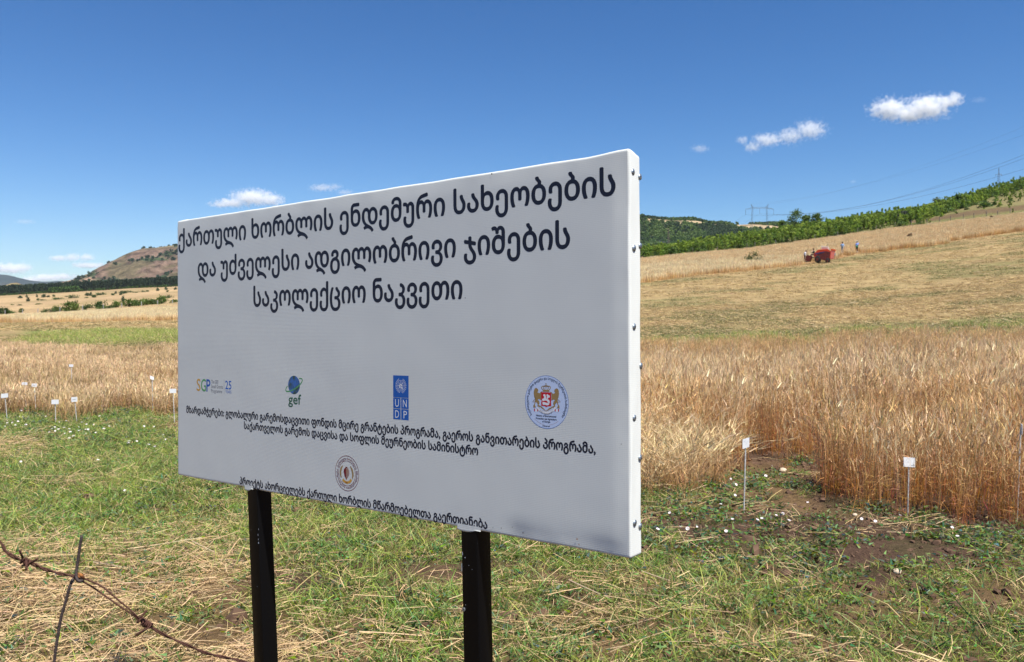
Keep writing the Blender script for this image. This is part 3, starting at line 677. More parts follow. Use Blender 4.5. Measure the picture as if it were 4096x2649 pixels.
# small grants logo
lg = empty('small_grants_logo', parent=root)
def cap(s, s0, s1, tb, tt, m, nm='lettering', e=0, lab=None, par=None): return line(s, s0, s1, tb, (tb - tt) / .682, m, nm, par or lg, 2, e, 0, lab)
cap('S', .1345, .1600, .6560, .6113, I_OR, lab='orange letter S', e=.0005); cap('G', .1640, .1960, .6560, .6113, I_LGRN, lab='green letter G', e=.0005); cap('P', .2000, .2250, .6560, .6113, I_BLUE, lab='blue letter P', e=.0009)
cap('The GEF', .2310, .2770, .6250, .6120, I_GREY); cap('Small Grants', .2310, .3060, .6420, .6290, I_GREY); cap('Programme', .2310, .3010, .6590, .6460, I_GREY)
flat('divider_line', *rect(.3128, .6090, .3138, .6600), I_GREY, lg, 2)
cap('25', .3210, .3585, .6425, .6125, I_LB, e=.0004, lab='blue number 25'); cap('YEARS', .3215, .3590, .6575, .6470, I_LB)
# environment facility logo
lg2 = empty('globe_logo', parent=root); gc = (.7180, .6140)
flat('globe', *disc(gc, .0312), gmt, lg2, 2)
orb = []; tl = math.radians(24)
for i in range(49):
    a = 2 * PI * i / 48; x_, y_ = .0480 * math.cos(a), .0135 * math.sin(a)
    orb.append((gc[0] + x_ * math.cos(tl) - y_ * math.sin(tl), gc[1] - (x_ * math.sin(tl) + y_ * math.cos(tl))))
fr = [orb[i] for i in range(24, 49)]; frt = [orb[i] for i in range(0, 25)]
back = [[p for p in seg] for seg in (frt[:7], frt[18:])]
flat('orbit_ring', *multi([strip(fr, .0042), strip(back[0], .0035), strip(back[1], .0035)]), I_LGRN, lg2, 3)
line('gef', .6880, .7548, .6780, .0470, I_GRN, 'lettering', lg2, 2, .0008)
# development programme logo
lg3 = empty('blue_block_logo', parent=root)
flat('blue_panel', *rect(1.1912, .5680, 1.2560, .6340), I_BLUE, lg3, 2)
for (x0, y0), ch, (c0, c1) in (((1.1912, .6352), 'U', (1.1990, 1.2150)), ((1.2248, .6352), 'N', (1.2320, 1.2480)), ((1.1912, .6685), 'D', (1.1990, 1.2155)), ((1.2248, .6685), 'P', (1.2345, 1.2485))):
    q = flat('blue_square', *rect(x0, y0, x0 + .0312, y0 + .0318), I_BLUE, lg3, 2)
    line(ch, c0, c1, y0 + .0268, .0222 / .682, I_WHITE, 'lettering', lg3, 3)
uc = (1.2236, .5985)
sh = [disc(uc, .0165, 40, .0157)] + [disc(uc, r, 36, r - .0006) for r in (.0125, .0088, .0050)]
sh += [strip([(uc[0] + math.cos(k*PI/4) * .004, uc[1] - math.sin(k*PI/4) * .004), (uc[0] + math.cos(k*PI/4) * .0163, uc[1] - math.sin(k*PI/4) * .0163)], .0006) for k in range(8)]
for cx_, cy_, r_ in ((-.003, -.003, .0035), (.003, -.002, .0032), (-.004, .004, .0038), (.0045, .006, .004), (.006, -.007, .002), (.001, .0015, .002), (-.007, 0, .0025), (.0065, .010, .002)):
    sh.append(([(uc[0] + cx_ + math.cos(k*PI/4) * r_ * random.uniform(.6, 1.1), uc[1] + cy_ + math.sin(k*PI/4) * r_ * random.uniform(.6, 1.1)) for k in range(8)], [list(range(8))]))
for sgn in (-1, 1):
    for k in range(10):
        a = math.radians(-90 + sgn * (12 + k * 15)); R1 = .0205; px_, py_ = uc[0] + math.cos(a) * R1, uc[1] - math.sin(a) * R1
        for dr in (-.0016, .0016):
            b_ = a + sgn * .34; sh.append(strip([(px_, py_), (uc[0] + math.cos(a + sgn*.12) * (R1 + dr*1.2), uc[1] - math.sin(a + sgn*.12) * (R1 + dr*1.2)), (uc[0] + math.cos(a + sgn*.22) * (R1 + dr), uc[1] - math.sin(a + sgn*.22) * (R1 + dr))], [.0004, .0014, .0002]))
flat('world_emblem', *multi(sh), I_WHITE, lg3, 3)
# ministry roundel with the coat of arms
lg4 = empty('ministry_roundel', parent=root); mc = (1.7560, .6222); MR = .0690
def q4(px, py): return (mc[0] + (px - 775) / 512 * MR, mc[1] + (py - 768 - .05 * (px - 775)) / 620 * MR)
flat('roundel_disc', *disc(mc, MR, 64), I_DISC, lg4, 2); flat('roundel_rim', *disc(mc, MR, 64, MR - .0009), I_LB, lg4, 3)
ring_text('საქართველოს გარემოს დაცვისა და სოფლის მეურნეობის სამინისტრო', mc, .0585, math.radians(217), math.radians(-37), .0092, I_NAVY, 'ring_lettering', lg4)
P4 = lambda pts: ([q4(*p) for p in pts], [list(range(len(pts)))])
flat('shield', *P4([(650, 535), (885, 545), (885, 862), (800, 868), (770, 888), (735, 862), (650, 856)]), I_RED, lg4, 4)
rider = [P4([(700,590),(740,580),(760,620),(770,690),(800,700),(840,720),(860,780),(845,790),(830,740),(835,800),(815,800),(790,740),(740,730),(700,745),(680,720),(670,760),(660,750),(680,690),(715,680),(720,640),(700,620)]),
         P4([(775,600),(800,580),(820,600),(855,620),(850,660),(820,665),(800,700),(775,690),(785,640)]), P4([(680,770),(720,765),(760,780),(800,790),(845,790),(835,830),(790,845),(740,830),(700,835),(680,810)])]
flat('rider', *multi(rider), I_WHITE, lg4, 5)
lion = [(500,445),(530,432),(575,462),(583,500),(560,540),(610,560),(650,520),(680,512),(648,560),(648,720),(600,695),(562,712),(600,740),(612,800),(585,835),(650,865),(690,900),(560,872),(565,810),(520,760),(498,840),(525,890),(465,905),(460,850),(490,800),(505,700),(482,640),(470,560),(480,480)]
for mir in (0, 1):
    pts = [((1540 - p[0]) if mir else p[0], p[1] - (0 if not mir else -13)) for p in lion]
    flat('lion', *P4(pts), I_GOLD, lg4, 4)
    tail = [((1540 - a) if mir else a, b) for a, b in ((495, 640), (520, 690), (470, 730), (440, 760), (490, 765))]
    flat('lion_tail', *strip([q4(*p) for p in tail], .0014), I_GOLD, lg4, 4)
    x_ = 525 if not mir else 1015
    flat('small_flag', *P4([(x_-50, 930), (x_+50, 925), (x_+45, 980), (x_, 1005), (x_-40, 975)]), I_WHITE, lg4, 4)
    for ex in (-35, 40): flat('red_patch', *P4([(x_+ex-13, 925), (x_+ex+13, 925), (x_+ex+10, 985), (x_+ex-10, 980)]), I_RED, lg4, 5)
crown = [P4([(690, 480), (840, 485), (850, 530), (685, 525)])] + [strip([q4(765 + sx_ * t_, 400 + 90 * f_) for t_, f_ in ((.15, 0), (.75, -.05), (1.0, .25), (.9, .6), (.62, .95))], .0022) for sx_ in (-110, -55, 55, 110)]
crown += [strip([q4(765, 325), q4(765, 490)], .0016), strip([q4(750, 342), q4(780, 343)], .0014), strip([q4(700, 395), q4(765, 378), q4(830, 398)], .0018)]
flat('crown', *multi(crown), I_GOLD, lg4, 4)
flat('gilt_scroll', *P4([(610, 868), (700, 905), (765, 975), (835, 905), (930, 880), (880, 925), (820, 960), (765, 985), (720, 960), (660, 915)]), I_GOLD, lg4, 3)
rb = [q4(770 + 235 * math.sin(a), 800 + 215 * math.cos(a)) for a in np.linspace(-1.15, 1.15, 17)]
flat('ribbon', *strip(rb, .0070), I_GREY, lg4, 4); flat('ribbon_face', *strip(rb, .0060), I_WHITE, lg4, 5)
ring_text('ძალა ერთობაშია', q4(770, 800), .0262, math.radians(222), math.radians(318), .0050, I_GREY, 'ribbon_lettering', lg4, 6)
for tx, a, b, yb in (('Ministry of Environmental', 530, 1000, 1128), ('Protection and Agriculture', 525, 1010, 1195), ('of Georgia', 675, 860, 1258), ('mepa.gov.ge', 680, 850, 1352)):
    p, q = q4(a, yb - 0), q4(b, yb); line(tx, p[0], q[0], q4(775, yb - 15)[1], .0063 if 'mepa' not in tx else .0042, I_NAVY, 'lettering', lg4, 4, .0002)
for a in ((230, 262), (278, 308)):
    flat('thin_arc', *disc(mc, .0600, 12, .0595, 1.0, math.radians(a[0]), math.radians(a[1])), I_BRN, lg4, 3)
# growers' association seal
lg5 = empty('growers_seal', parent=root); sc5 = (.9821, .8850); SR = .0562
def q5(px, py): return (sc5[0] + (px - 768) / 406 * SR, sc5[1] + (py - 803 - .21 * (px - 768)) / 600 * SR)
flat('seal_ring', *multi([disc(sc5, SR, 64, SR - .0018), disc(sc5, .0402, 56, .0386)]), I_MAR, lg5, 2)
ring_text('ქართული ხორბლის მწარმოებელთა გაერთიანება', sc5, .0428, math.radians(160), math.radians(160 - 352), .0102, I_MAR, 'ring_lettering', lg5, 3)
P5 = lambda pts: ([q5(*p) for p in pts], [list(range(len(pts)))])
flat('jar', *P5([(718, 570), (800, 590), (770, 610), (745, 640), (740, 760), (740, 880), (765, 990), (765, 1012), (740, 1000), (690, 890), (655, 740), (665, 650), (720, 605)]), I_MAR, lg5, 3)
bars = []
for k in range(12):
    f = k / 11; y_ = 620 + 370 * f; xr = 775 + 88 * math.sin(PI * min(1, (.12 + f * .95))) ** .7
    bars.append(strip([q5(735, y_), q5(xr - 25, y_ + 12), q5(xr, y_ + 8)], [.0022, .0018, .0003]))
flat('jar_stripes', *multi(bars), I_BRN, lg5, 4)
for nm, pts in (('left', [(625, 530), (575, 600), (548, 720), (550, 850), (580, 930)]), ('right', [(880, 570), (935, 680), (965, 800), (970, 900), (945, 1000)])):
    flat('wheat_ear', *strip([q5(*p) for p in pts], [.003, .0070, .0075, .0070, .003]), I_OR if nm == 'x' else I_GOLD, lg5, 3)
rb = [q5(*p) for p in ((620, 1000), (680, 1070), (770, 1118), (860, 1100), (915, 1020))]
flat('ribbon', *strip(rb, [.010, .0085, .0080, .0085, .010]), I_OR, lg5, 3)
line('2017', q5(718, 0)[0], q5(805, 0)[0], q5(765, 1130)[1], .0052, I_MAR, 'lettering', lg5, 4, .0002)
# specks of dirt on the cloth
for (px, py), r in (((1972, 2111), 3), ((2005, 2113), 3.2), ((2049, 2109), 3), ((2092, 2132), 4.5), ((2091, 2154), 4.5), ((2308, 2157), 6), ((2316, 2178), 4), ((2392, 2205), 4), ((1967, 696), 5), ((2485, 1777), 3), ((1861, 1192), 3)):
    d_ = Vector(ray(px, py)); o_ = Vector((0, 0, CAM_Z)); n_ = bk; t_ = (BLw - o_).dot(n_) / d_.dot(n_); lp = RMi @ (o_ + d_ * t_)
    s_, tt = lp.x + SW / 2, ZB + SH - lp.z; rr = r * t_ / FPX * .6
    flat('dirt_speck', [(s_ + math.cos(k) * rr * random.uniform(.6, 1.2), tt + math.sin(k) * rr * random.uniform(.8, 1.6)) for k in (0, 1, 2, 3, 4, 5)], [[0, 1, 2, 3, 4, 5]], I_BRN if 2300 < px < 2320 else I_NAVY, root, 3)

# posts: 60 mm square tube in black gloss paint
pm, N, L, B = newmat('black_gloss_paint'); B.inputs['Base Color'].default_value = (.003, .003, .0033, 1); B.inputs['Roughness'].default_value = .33; B.inputs['Specular IOR Level'].default_value = .16
tc = N.new('ShaderNodeTexCoord'); nz = N.new('ShaderNodeTexNoise'); nz.inputs['Scale'].default_value = 90; nz.inputs['Detail'].default_value = 4; L.new(tc.outputs['Object'], nz.inputs['Vector'])
mr = N.new('ShaderNodeMapRange'); mr.inputs[1].default_value = .79; mr.inputs[2].default_value = .81; L.new(nz.outputs[0], mr.inputs[0])
mx = N.new('ShaderNodeMix'); mx.data_type = 'RGBA'; mx.inputs[6].default_value = (.0028, .0028, .0032, 1); mx.inputs[7].default_value = (.12, .11, .11, 1); L.new(mr.outputs[0], mx.inputs[0]); L.new(mx.outputs[2], B.inputs['Base Color'])
bp = N.new('ShaderNodeBump'); bp.inputs['Strength'].default_value = .08; bp.inputs['Distance'].default_value = .001; L.new(nz.outputs[0], bp.inputs['Height']); L.new(bp.outputs[0], B.inputs['Normal'])
M_CHIP = mat('chipped_primer', (.55, .56, .58), .6)
for s0, shear in ((.4502, .062), (1.4583, .022)):
    x0 = s0 - SW / 2; w = .060; r = .004; zt = ZB - .001; zb = -.35; prof = []
    for cx_, cy_, a in ((w - r, r, -90), (w - r, w - r, 0), (r, w - r, 90), (r, r, 180)):
        for k in range(4): t = math.radians(a + k * 30); prof.append((cx_ + math.cos(t) * r, cy_ + math.sin(t) * r))
    V = []; zs = [zb, 0, .35, .7, zt]
    for z_ in zs: V += [(x0 + p[0] + shear * (zt - z_), p[1] + .0007, z_) for p in prof]
    n = len(prof); F = [(i*n+k, i*n+(k+1)%n, (i+1)*n+(k+1)%n, (i+1)*n+k) for i in range(len(zs)-1) for k in range(n)] + [tuple(range(n-1, -1, -1)), tuple((len(zs)-1)*n+k for k in range(n))]
    me = bpy.data.meshes.new('post'); me.from_pydata(V, [], F); me.update(); me.polygons.foreach_set('use_smooth', [abs(p.normal.z) < .5 for p in me.polygons]); me.materials.append(pm)
    bm = bmesh.new(); bm.from_mesh(me)
    for e_ in bm.edges: e_.smooth = e_.calc_face_angle(0) < .6
    bm.to_mesh(me); bm.free()
    po = link('post', me, None, root); po['label'] = 'left black square post' if s0 < 1 else 'right black square post'
    # fold of banner cloth pulled down over the post top
    V = []; nx = 14
    for i in range(nx + 1):
        f = i / nx; xx = x0 - .012 + f * (.086 if s0 > 1 else .050); dp = .008 * math.sin(PI * min(1, f * 1.15 + .12)) ** .7
        for z_, y_ in ((ZB + .012, -.0003), (ZB + .003, -.0003 - .0001 * math.sin(i * 1.3)), (ZB - dp * .5, -.0004 - .0001 * math.sin(i * 1.9)), (ZB - dp, -.0005), (ZB - dp * .96, .0004)): V.append((xx, y_, z_))
    F = [(i*5+k, (i+1)*5+k, (i+1)*5+k+1, i*5+k+1) for i in range(nx) for k in range(4)]
    me = bpy.data.meshes.new('cloth_fold'); me.from_pydata(V, [], F); me.update(); me.polygons.foreach_set('use_smooth', [True] * len(me.polygons)); me.materials.append(vm); link('cloth_fold', me, None, root)
# bolt on the right post and paint chips
def front_hit(px, py, yoff=0.0):
    d_ = Vector(ray(px, py)); o_ = Vector((0, 0, CAM_Z)); p0 = BLw + bk * yoff; t_ = (p0 - o_).dot(bk) / d_.dot(bk); return RMi @ (o_ + d_ * t_), t_
M_STEEL = mat('zinc_steel', (.42, .48, .52), .38, .8, var=.15, vs=60); M_DARK = mat('dark_recess', (.03, .035, .04), .6)
lp, _ = front_hit(1855, 2438); mb = MB(); mb.tube([(lp.x, .0007, lp.z), (lp.x, -.0015, lp.z)], .0055, 12); bo = mb.build('bolt', M_STEEL, root); MB().tube([(lp.x, -.0010, lp.z), (lp.x, -.0022, lp.z)], .0022, 6).build('bolt_recess', M_DARK, bo)
ch = []
for px, py, rx, ry in ((1850, 2215, 2, 11), (1860, 2231, 3, 3), (1875, 2262, 1.5, 1.5), (1888, 2278, 1.5, 1.5), (1862, 2420, 2, 2), (1847, 2270, 2, 26), (1034, 2118, 1.2, 5), (1032, 2140, 1.2, 7), (1033, 2158, 1.5, 5), (1034, 2172, 3.4, 5), (1029, 2347, 1.5, 1.5), (1004, 2120, 1.2, 1.2)):
    lp, t_ = front_hit(px, py); k_ = t_ / FPX; ch.append(([(lp.x + math.cos(a) * rx * k_ * .9, ZB + SH - lp.z + math.sin(a) * ry * k_ * .75) for a in np.arange(0, 6.2, 1.05)], [[0, 1, 2, 3, 4, 5]]))
for V2, F2 in ch:
    me = bpy.data.meshes.new('paint_chip'); me.from_pydata([(p[0], .0002, ZB + SH - p[1]) for p in V2], [], F2); me.materials.append(M_CHIP); link('paint_chip', me, None, root)

# screws with washers along the right-hand side
bot = BLw + ax * SW
for px, py in ((2531, 688), (2559, 708), (2536, 993), (2560, 984), (2536, 1307), (2563, 1464), (2537, 1672), (2560, 1832), (2539, 2092), (2561, 2105)):
    d_ = Vector(ray(px, py)); o_ = Vector((0, 0, CAM_Z)); t_ = (bot - o_).dot(ax) / d_.dot(ax); p = RMi @ (o_ + d_ * t_)
    X0 = SW / 2; V = []; F = []; n = 16
    rings = [(.0080, .0000), (.0080, .0008), (.0060, .0009), (.0058, .0014), (.0048, .0020), (.0032, .0024), (.0012, .0026)]
    for r_, h_ in rings: V += [(X0 + .0006 + h_, p.y + math.cos(2*PI*k/n) * r_, p.z + math.sin(2*PI*k/n) * r_) for k in range(n)]
    F = [(i*n+k, i*n+(k+1)%n, (i+1)*n+(k+1)%n, (i+1)*n+k) for i in range(len(rings)-1) for k in range(n)] + [tuple((len(rings)-1)*n+k for k in range(n))]
    mb = MB(); mb.add(V, F); sc_ = mb.build('screw', M_STEEL, root, smooth=True)
    a = random.random() * 3; m2 = MB()
    for q in (0, 1):
        c_, s_ = math.cos(a + q * PI/2), math.sin(a + q * PI/2); L_ = .0030; w_ = .0007; V = []
        for xx in (X0 + .0022, X0 + .0034 + q * .0001):
            for e1, e2 in ((-1, -1), (1, -1), (1, 1), (-1, 1)): V.append((xx, p.y + c_ * L_ * e1 - s_ * w_ * e2, p.z + s_ * L_ * e1 + c_ * w_ * e2))
        m2.add(V, [(0,3,2,1),(4,5,6,7),(0,1,5,4),(1,2,6,5),(2,3,7,6),(3,0,4,7)])
    m2.build('cross_slot', M_DARK, sc_)

# ------------------------------------------------------------------ rusty barbed wire in front
M_RUST = mat('rusty_iron', (.085, .036, .024), .85, .2, var=.38, vs=420, bump=.9, spec=.3, dirt=(.055, .025, .02)); M_TIE = mat('dark_old_wire', (.075, .055, .05), .75, .3, var=.3, vs=500, bump=.5)
M_KNOT = mat('orange_rust', (.30, .12, .03), .9, .1, var=.4, vs=300, bump=.8, dirt=(.10, .035, .02))
def wp(px, py, d): dx, dy, dz = ray(px, py); return Vector((dx * d, dy * d, CAM_Z + dz * d))
def catmull(P, n):
    P = [P[0] * 2 - P[1]] + P + [P[-1] * 2 - P[-2]]; out = []
    for i in range(1, len(P) - 2):
        for k in range(n):
            t = k / n; out.append(.5 * ((2*P[i]) + (P[i+1]-P[i-1])*t + (2*P[i-1]-5*P[i]+4*P[i+1]-P[i+2])*t*t + (3*P[i]-P[i-1]-3*P[i+1]+P[i+2])*t**3))
    return out + [P[-2]]
bw = empty('barbed_wire', (wp(88, 2244, 1.15).x, wp(88, 2244, 1.15).y, 0)); tag(bw, 'rusty barbed wire strand sagging across the lower left in front of the left post', 'barbed wire'); BW0 = Vector(bw.location)
wl_ = lambda pts: [p - BW0 for p in pts]
def twist(pts, rad, phase, turns):
    out = []; N_ = len(pts)
    for i, p in enumerate(pts):
        d = (pts[min(i+1, N_-1)] - pts[max(i-1, 0)]).normalized(); a = d.cross(Vector((0, 1, 0))).normalized(); b = d.cross(a); t = phase + turns * 2 * PI * i / N_
        out.append(p + a * math.cos(t) * rad + b * math.sin(t) * rad)
    return out
wr = .00125
segA = catmull([wp(-260, 1930, 1.10), wp(-120, 2060, 1.11), wp(0, 2168, 1.12), wp(25, 2208, 1.12), wp(88, 2244, 1.13), wp(130, 2256, 1.14), wp(176, 2276, 1.15), wp(245, 2296, 1.16), wp(309, 2308, 1.17)], 14)
segC = catmull([wp(569, 2487, 1.20), wp(661, 2542, 1.22), wp(760, 2586, 1.24), wp(829, 2614, 1.26), wp(900, 2630, 1.28), wp(983, 2651, 1.30), wp(1150, 2720, 1.34), wp(1400, 2860, 1.4)], 14)
u1_ = catmull([wp(309, 2306, 1.17), wp(345, 2318, 1.17), wp(410, 2348, 1.18), wp(463, 2392, 1.185), wp(525, 2444, 1.19), wp(569, 2486, 1.20)], 10)
u2_ = catmull([wp(309, 2311, 1.17), wp(345, 2334, 1.17), wp(375, 2352, 1.18), wp(463, 2414, 1.185), wp(520, 2452, 1.19), wp(569, 2489, 1.20)], 10)
for ph, um in ((0, u1_), (PI, u2_)):
    pts = twist(segA, wr * 1.05, ph, 4.5)[:-1] + um[1:-1] + twist(segC, wr * .95, ph, 3.5)[1:]
    MB().tube(wl_(pts), wr, 7).build('strand', M_RUST, bw, smooth=True)
def coil(c, d, r, wr_, turns, length, e1, e2):
    d = d.normalized(); a = d.cross(Vector((0, 1, 0))).normalized(); b = d.cross(a); N_ = int(turns * 12)
    pts = [c + d * (length * (i / N_ - .5)) + (a * math.cos(2*PI*i/12) + b * math.sin(2*PI*i/12)) * r for i in range(N_ + 1)]
    return ([e1] if e1 is not None else []) + pts + ([e2] if e2 is not None else [])
dA = segA[60] - segA[50]; dC = segC[4] - segC[0]
c1 = wp(101, 2246, 1.13)
MB().tube(wl_(coil(c1, dA, .0036, .0016, 2.2, .012, wp(79, 2203, 1.11), wp(149, 2236, 1.12))), .00155, 6).build('barb', M_RUST, bw, True)
MB().tube(wl_(coil(c1 + dA.normalized() * .003, dA, .0038, .0016, 1.6, .008, wp(106, 2281, 1.12), wp(90, 2263, 1.15))), .00155, 6).build('barb', M_RUST, bw, True)
c2 = wp(575, 2490, 1.20)
MB().tube(wl_(coil(c2, dC, .0042, .0017, 3.2, .020, wp(587, 2444, 1.19), wp(540, 2544, 1.19))), .00165, 6).build('barb', M_RUST, bw, True)
MB().tube(wl_(coil(c2 + dC.normalized() * .006, dC, .0042, .0017, 2.0, .012, wp(552, 2470, 1.22), wp(598, 2512, 1.23))), .0016, 6).build('barb', M_RUST, bw, True)
tp = catmull([wp(327, 2143, 1.16), wp(318, 2200, 1.16), wp(309, 2262, 1.16), wp(304, 2300, 1.158), wp(312, 2322, 1.157), wp(326, 2324, 1.16), wp(331, 2309, 1.175), wp(315, 2303, 1.185), wp(297, 2313, 1.178), wp(280, 2345, 1.17), wp(266, 2395, 1.17), wp(243, 2478, 1.17), wp(229, 2560, 1.17), wp(217, 2652, 1.17), wp(205, 2800, 1.17), wp(200, 3100, 1.17)], 8)
MB().tube(wl_(tp), .0021, 7).build('tie_wire', M_TIE, bw, True)
kn = catmull([wp(303, 2300, 1.175), wp(318, 2298, 1.163), wp(332, 2308, 1.163), wp(330, 2322, 1.172), wp(316, 2326, 1.168), wp(306, 2314, 1.165), wp(318, 2304, 1.16)], 7)
MB().tube(wl_(kn), .0022, 7).build('wire_knot', M_KNOT, bw, True)
#==PART4==
# ------------------------------------------------------------------ small label stakes in the plots
M_PLATE = mat('white_plastic_label', (.80, .80, .80), .5, var=.04, vs=40); M_STAKE = mat('grey_wood_stake', (.62, .60, .56), .8, var=.2, vs=60)
def label_stake(ub, vb, ut, vt, wpx, hpx, label, yaw=0.0, shear=0.0, marks=None, d=None):
    """ub,vb: foot; ut,vt: centre of the plate"""
    b = at(ub, vb) if d is None else spot(ub, d)
    k = b.y / FPX; dx, dy, dz = ray(ut, vt); tip = Vector((dx * b.y, dy * b.y, CAM_Z + dz * b.y))
    r = empty('label_stake', b); tag(r, label, 'label stake', 'label stakes in the wheat plots')
    t = tip - b; w, h = wpx * k / 2, hpx * k / 2
    MB().tube([(0, 0, -.05), (t.x * .5, t.y * .5, t.z * .5), (t.x, t.y + .004, t.z + h * .3)], .0055, 6).build('stake', M_STAKE, r)
    c, s = math.cos(yaw), math.sin(yaw); P = []
    for yy in (-.0015, .0015):
        for x_, z_ in ((-w, -h), (w, -h), (w, h), (-w, h)): P.append((t.x + x_ * c - (yy - .004) * s, t.y + x_ * s + (yy - .004) * c, t.z + z_ + shear * x_))
    mb = MB(); mb.add(P, [(0,1,2,3),(7,6,5,4),(0,4,5,1),(1,5,6,2),(2,6,7,3),(3,7,4,0)]); pl = mb.build('plate', M_PLATE, r)
    if marks:
        m2 = MB()
        for (xa, za), (xb, zb_), th in [(m_[0], m_[1], m_[2] * .32) for m_ in marks]:
            q = []
            for (xx, zz) in ((xa, za - th), (xb, zb_ - th), (xb, zb_ + th), (xa, za + th)):
                X_, Z_ = xx * w, zz * h; q.append((t.x + X_ * c + .0068 * s, t.y + X_ * s - .0068 * c, t.z + Z_ + shear * X_))
            m2.add(q, [(0, 1, 2, 3)])
        m2.build('handwriting', I_NAVY, pl)
    return r
scr = [((-.55, .5), (.1, .55), .03), ((-.6, .15), (.6, .2), .025), ((-.3, -.15), (.5, -.1), .02)]
label_stake(2975, 2054, 2983, 1773, 27, 38, 'white label on a tall thin stake in the bare gap of the right-hand wheat plot', shear=.32, marks=scr)
label_stake(3640, 1960, 3636, 1849, 46, 38, 'white label with dark scribbles half sunk in the tall wheat', shear=-.06, d=7.02,
    marks=[((-.3, .9), (-.55, .3), .06), ((-.1, .9), (.1, .35), .05), ((-.4, .05), (-.1, .0), .05), ((.2, .1), (.25, -.2), .08), ((-.4, -.4), (-.38, -.65), .05), ((.25, -.2), (.3, -.9), .04), ((.3, -.7), (.9, -.45), .08), ((.7, -.45), (.95, -.7), .07)])
label_stake(4080, 1950, 4084, 1717, 40, 40, 'white label seen almost edge-on at the right rim of the wheat plot', yaw=1.15, d=6.8)
label_stake(30, 1684, 19, 1583, 28, 17, 'white label on a stake, leftmost of all in the left-hand plot', shear=.12)
label_stake(223, 1702, 221, 1608, 29, 18, 'white label on a stake standing in the weeds in front of the short wheat', shear=.03)
label_stake(309, 1696, 298, 1598, 24, 19, 'white label with faint writing on a leaning stake against the front of the short wheat', marks=[((-.6, -.1), (.6, .1), .12)], shear=.05)
label_stake(100, 1600, 99, 1535, 22, 11, 'left one of two neighbouring white labels inside the short wheat', d=14.2, marks=[((-.4, -.2), (.2, .3), .15)])
label_stake(138, 1606, 138, 1541, 21, 13, 'right one of two neighbouring white labels inside the short wheat', d=14.1, marks=[((-.5, .1), (.4, -.2), .12)])
label_stake(285, 1510, 285, 1463, 17, 10, 'small far white label alone deep in the short wheat', d=16)
label_stake(608, 1560, 608, 1512, 14, 13, 'small tilted white label in the short wheat near the left edge of the sign', d=13.9, shear=-.4, yaw=.5)
label_stake(694, 1650, 692, 1564, 26, 17, 'white label touching the left edge of the sign board', d=12.6)

# ------------------------------------------------------------------ bindweed flowers
fm, N, L, B = newmat('bindweed_petal'); B.inputs['Base Color'].default_value = (.82, .76, .80, 1); B.inputs['Roughness'].default_value = .6; trn = N.new('ShaderNodeBsdfTranslucent'); trn.inputs[0].default_value = (.85, .8, .84, 1)
at2 = N.new('ShaderNodeAttribute'); at2.attribute_name = 'col'; L.new(at2.outputs['Color'], B.inputs['Base Color']); ms = N.new('ShaderNodeMixShader'); ms.inputs[0].default_value = .3; L.new(B.outputs[0], ms.inputs[1]); L.new(trn.outputs[0], ms.inputs[2]); L.new(ms.outputs[0], N['Material Output'].inputs[0])
def flower_mesh(r):
    V = []; C_ = []; n = 10
    for rr, zz, cc in ((.08, -.55, (.6, .62, .3)), (.35, -.2, (.85, .80, .74)), (.85, .05, (.84, .74, .79)), (1.0, .02, (.86, .72, .78))):
        for k in range(n):
            w_ = 1 + (.06 if k % 2 else -.04) * (rr > .5); V.append((math.cos(2*PI*k/n) * r * rr * w_, math.sin(2*PI*k/n) * r * rr * w_, zz * r + random.uniform(-.05, .05) * r)); C_.append(cc)
    F = [(i*n+k, i*n+(k+1)%n, (i+1)*n+(k+1)%n, (i+1)*n+k) for i in range(3) for k in range(n)]
    m = mesh_np('bindweed_flower', V, np.array(F), np.array(C_), smooth=True); m.materials.append(fm); return m
FM = [flower_mesh(.0165) for i in range(4)]
fl = [((x * .4545, 1400 + y * .4545), 'L') for x, y in ((205,528),(190,560),(178,612),(205,615),(60,645),(65,672),(45,705),(108,682),(135,692),(160,668),(228,688),(407,615),(487,637),(520,662),(583,662),(458,725),(485,722),(485,752),(432,762),(515,730),(563,718),(612,730),(570,768),(620,763),(610,810),(645,788),(695,750),(695,720),(755,742),(778,742),(757,768),(760,692),(845,765),(915,728),(962,705),(895,515),(875,617),(1135,835),(1128,852),(1205,838),(1310,870),(1362,884),(1435,783),(1458,823),(1358,715),(1270,705),(185,1032),(865,1008),(1100,1293),(722,665),(825,690),(445,222))]
fl += [((2550 + x * .6493, 1200 + y * .6493), 'R') for x, y in ((830,1047),(790,1122),(608,1180),(602,1248),(513,1303),(585,1387),(545,1462),(740,1397),(765,1395),(855,1363),(895,1356),(935,1404),(1048,1295),(1380,1400),(1465,1400),(1618,1359),(1938,1452),(1970,1507),(2228,1480),(265,1445),(308,1453),(367,1438),(197,1355),(125,1458),(575,1132))]
for (px, py), s_ in fl:
    p = at(px, py); o = link('bindweed_flower', random.choice(FM), None, None, (p.x, p.y, p.z + random.uniform(.045, .07)))
    k_ = random.uniform(.62, .95) * (1.15 if s_ == 'L' else 1.0)
    o.scale = (k_,) * 3; o.rotation_euler = (random.uniform(.1, .9), random.uniform(-.1, .6), random.random() * 6 - 3 if False else random.uniform(-.8, .8))
    if s_ == 'L': tag(o, 'small white bindweed flower open in the green weeds in front of the short left-hand wheat', 'flower', 'white bindweed flowers left of the sign')
    else: tag(o, 'small white bindweed flower open on the bare soil in front of the tall right-hand wheat', 'flower', 'white bindweed flowers right of the sign')
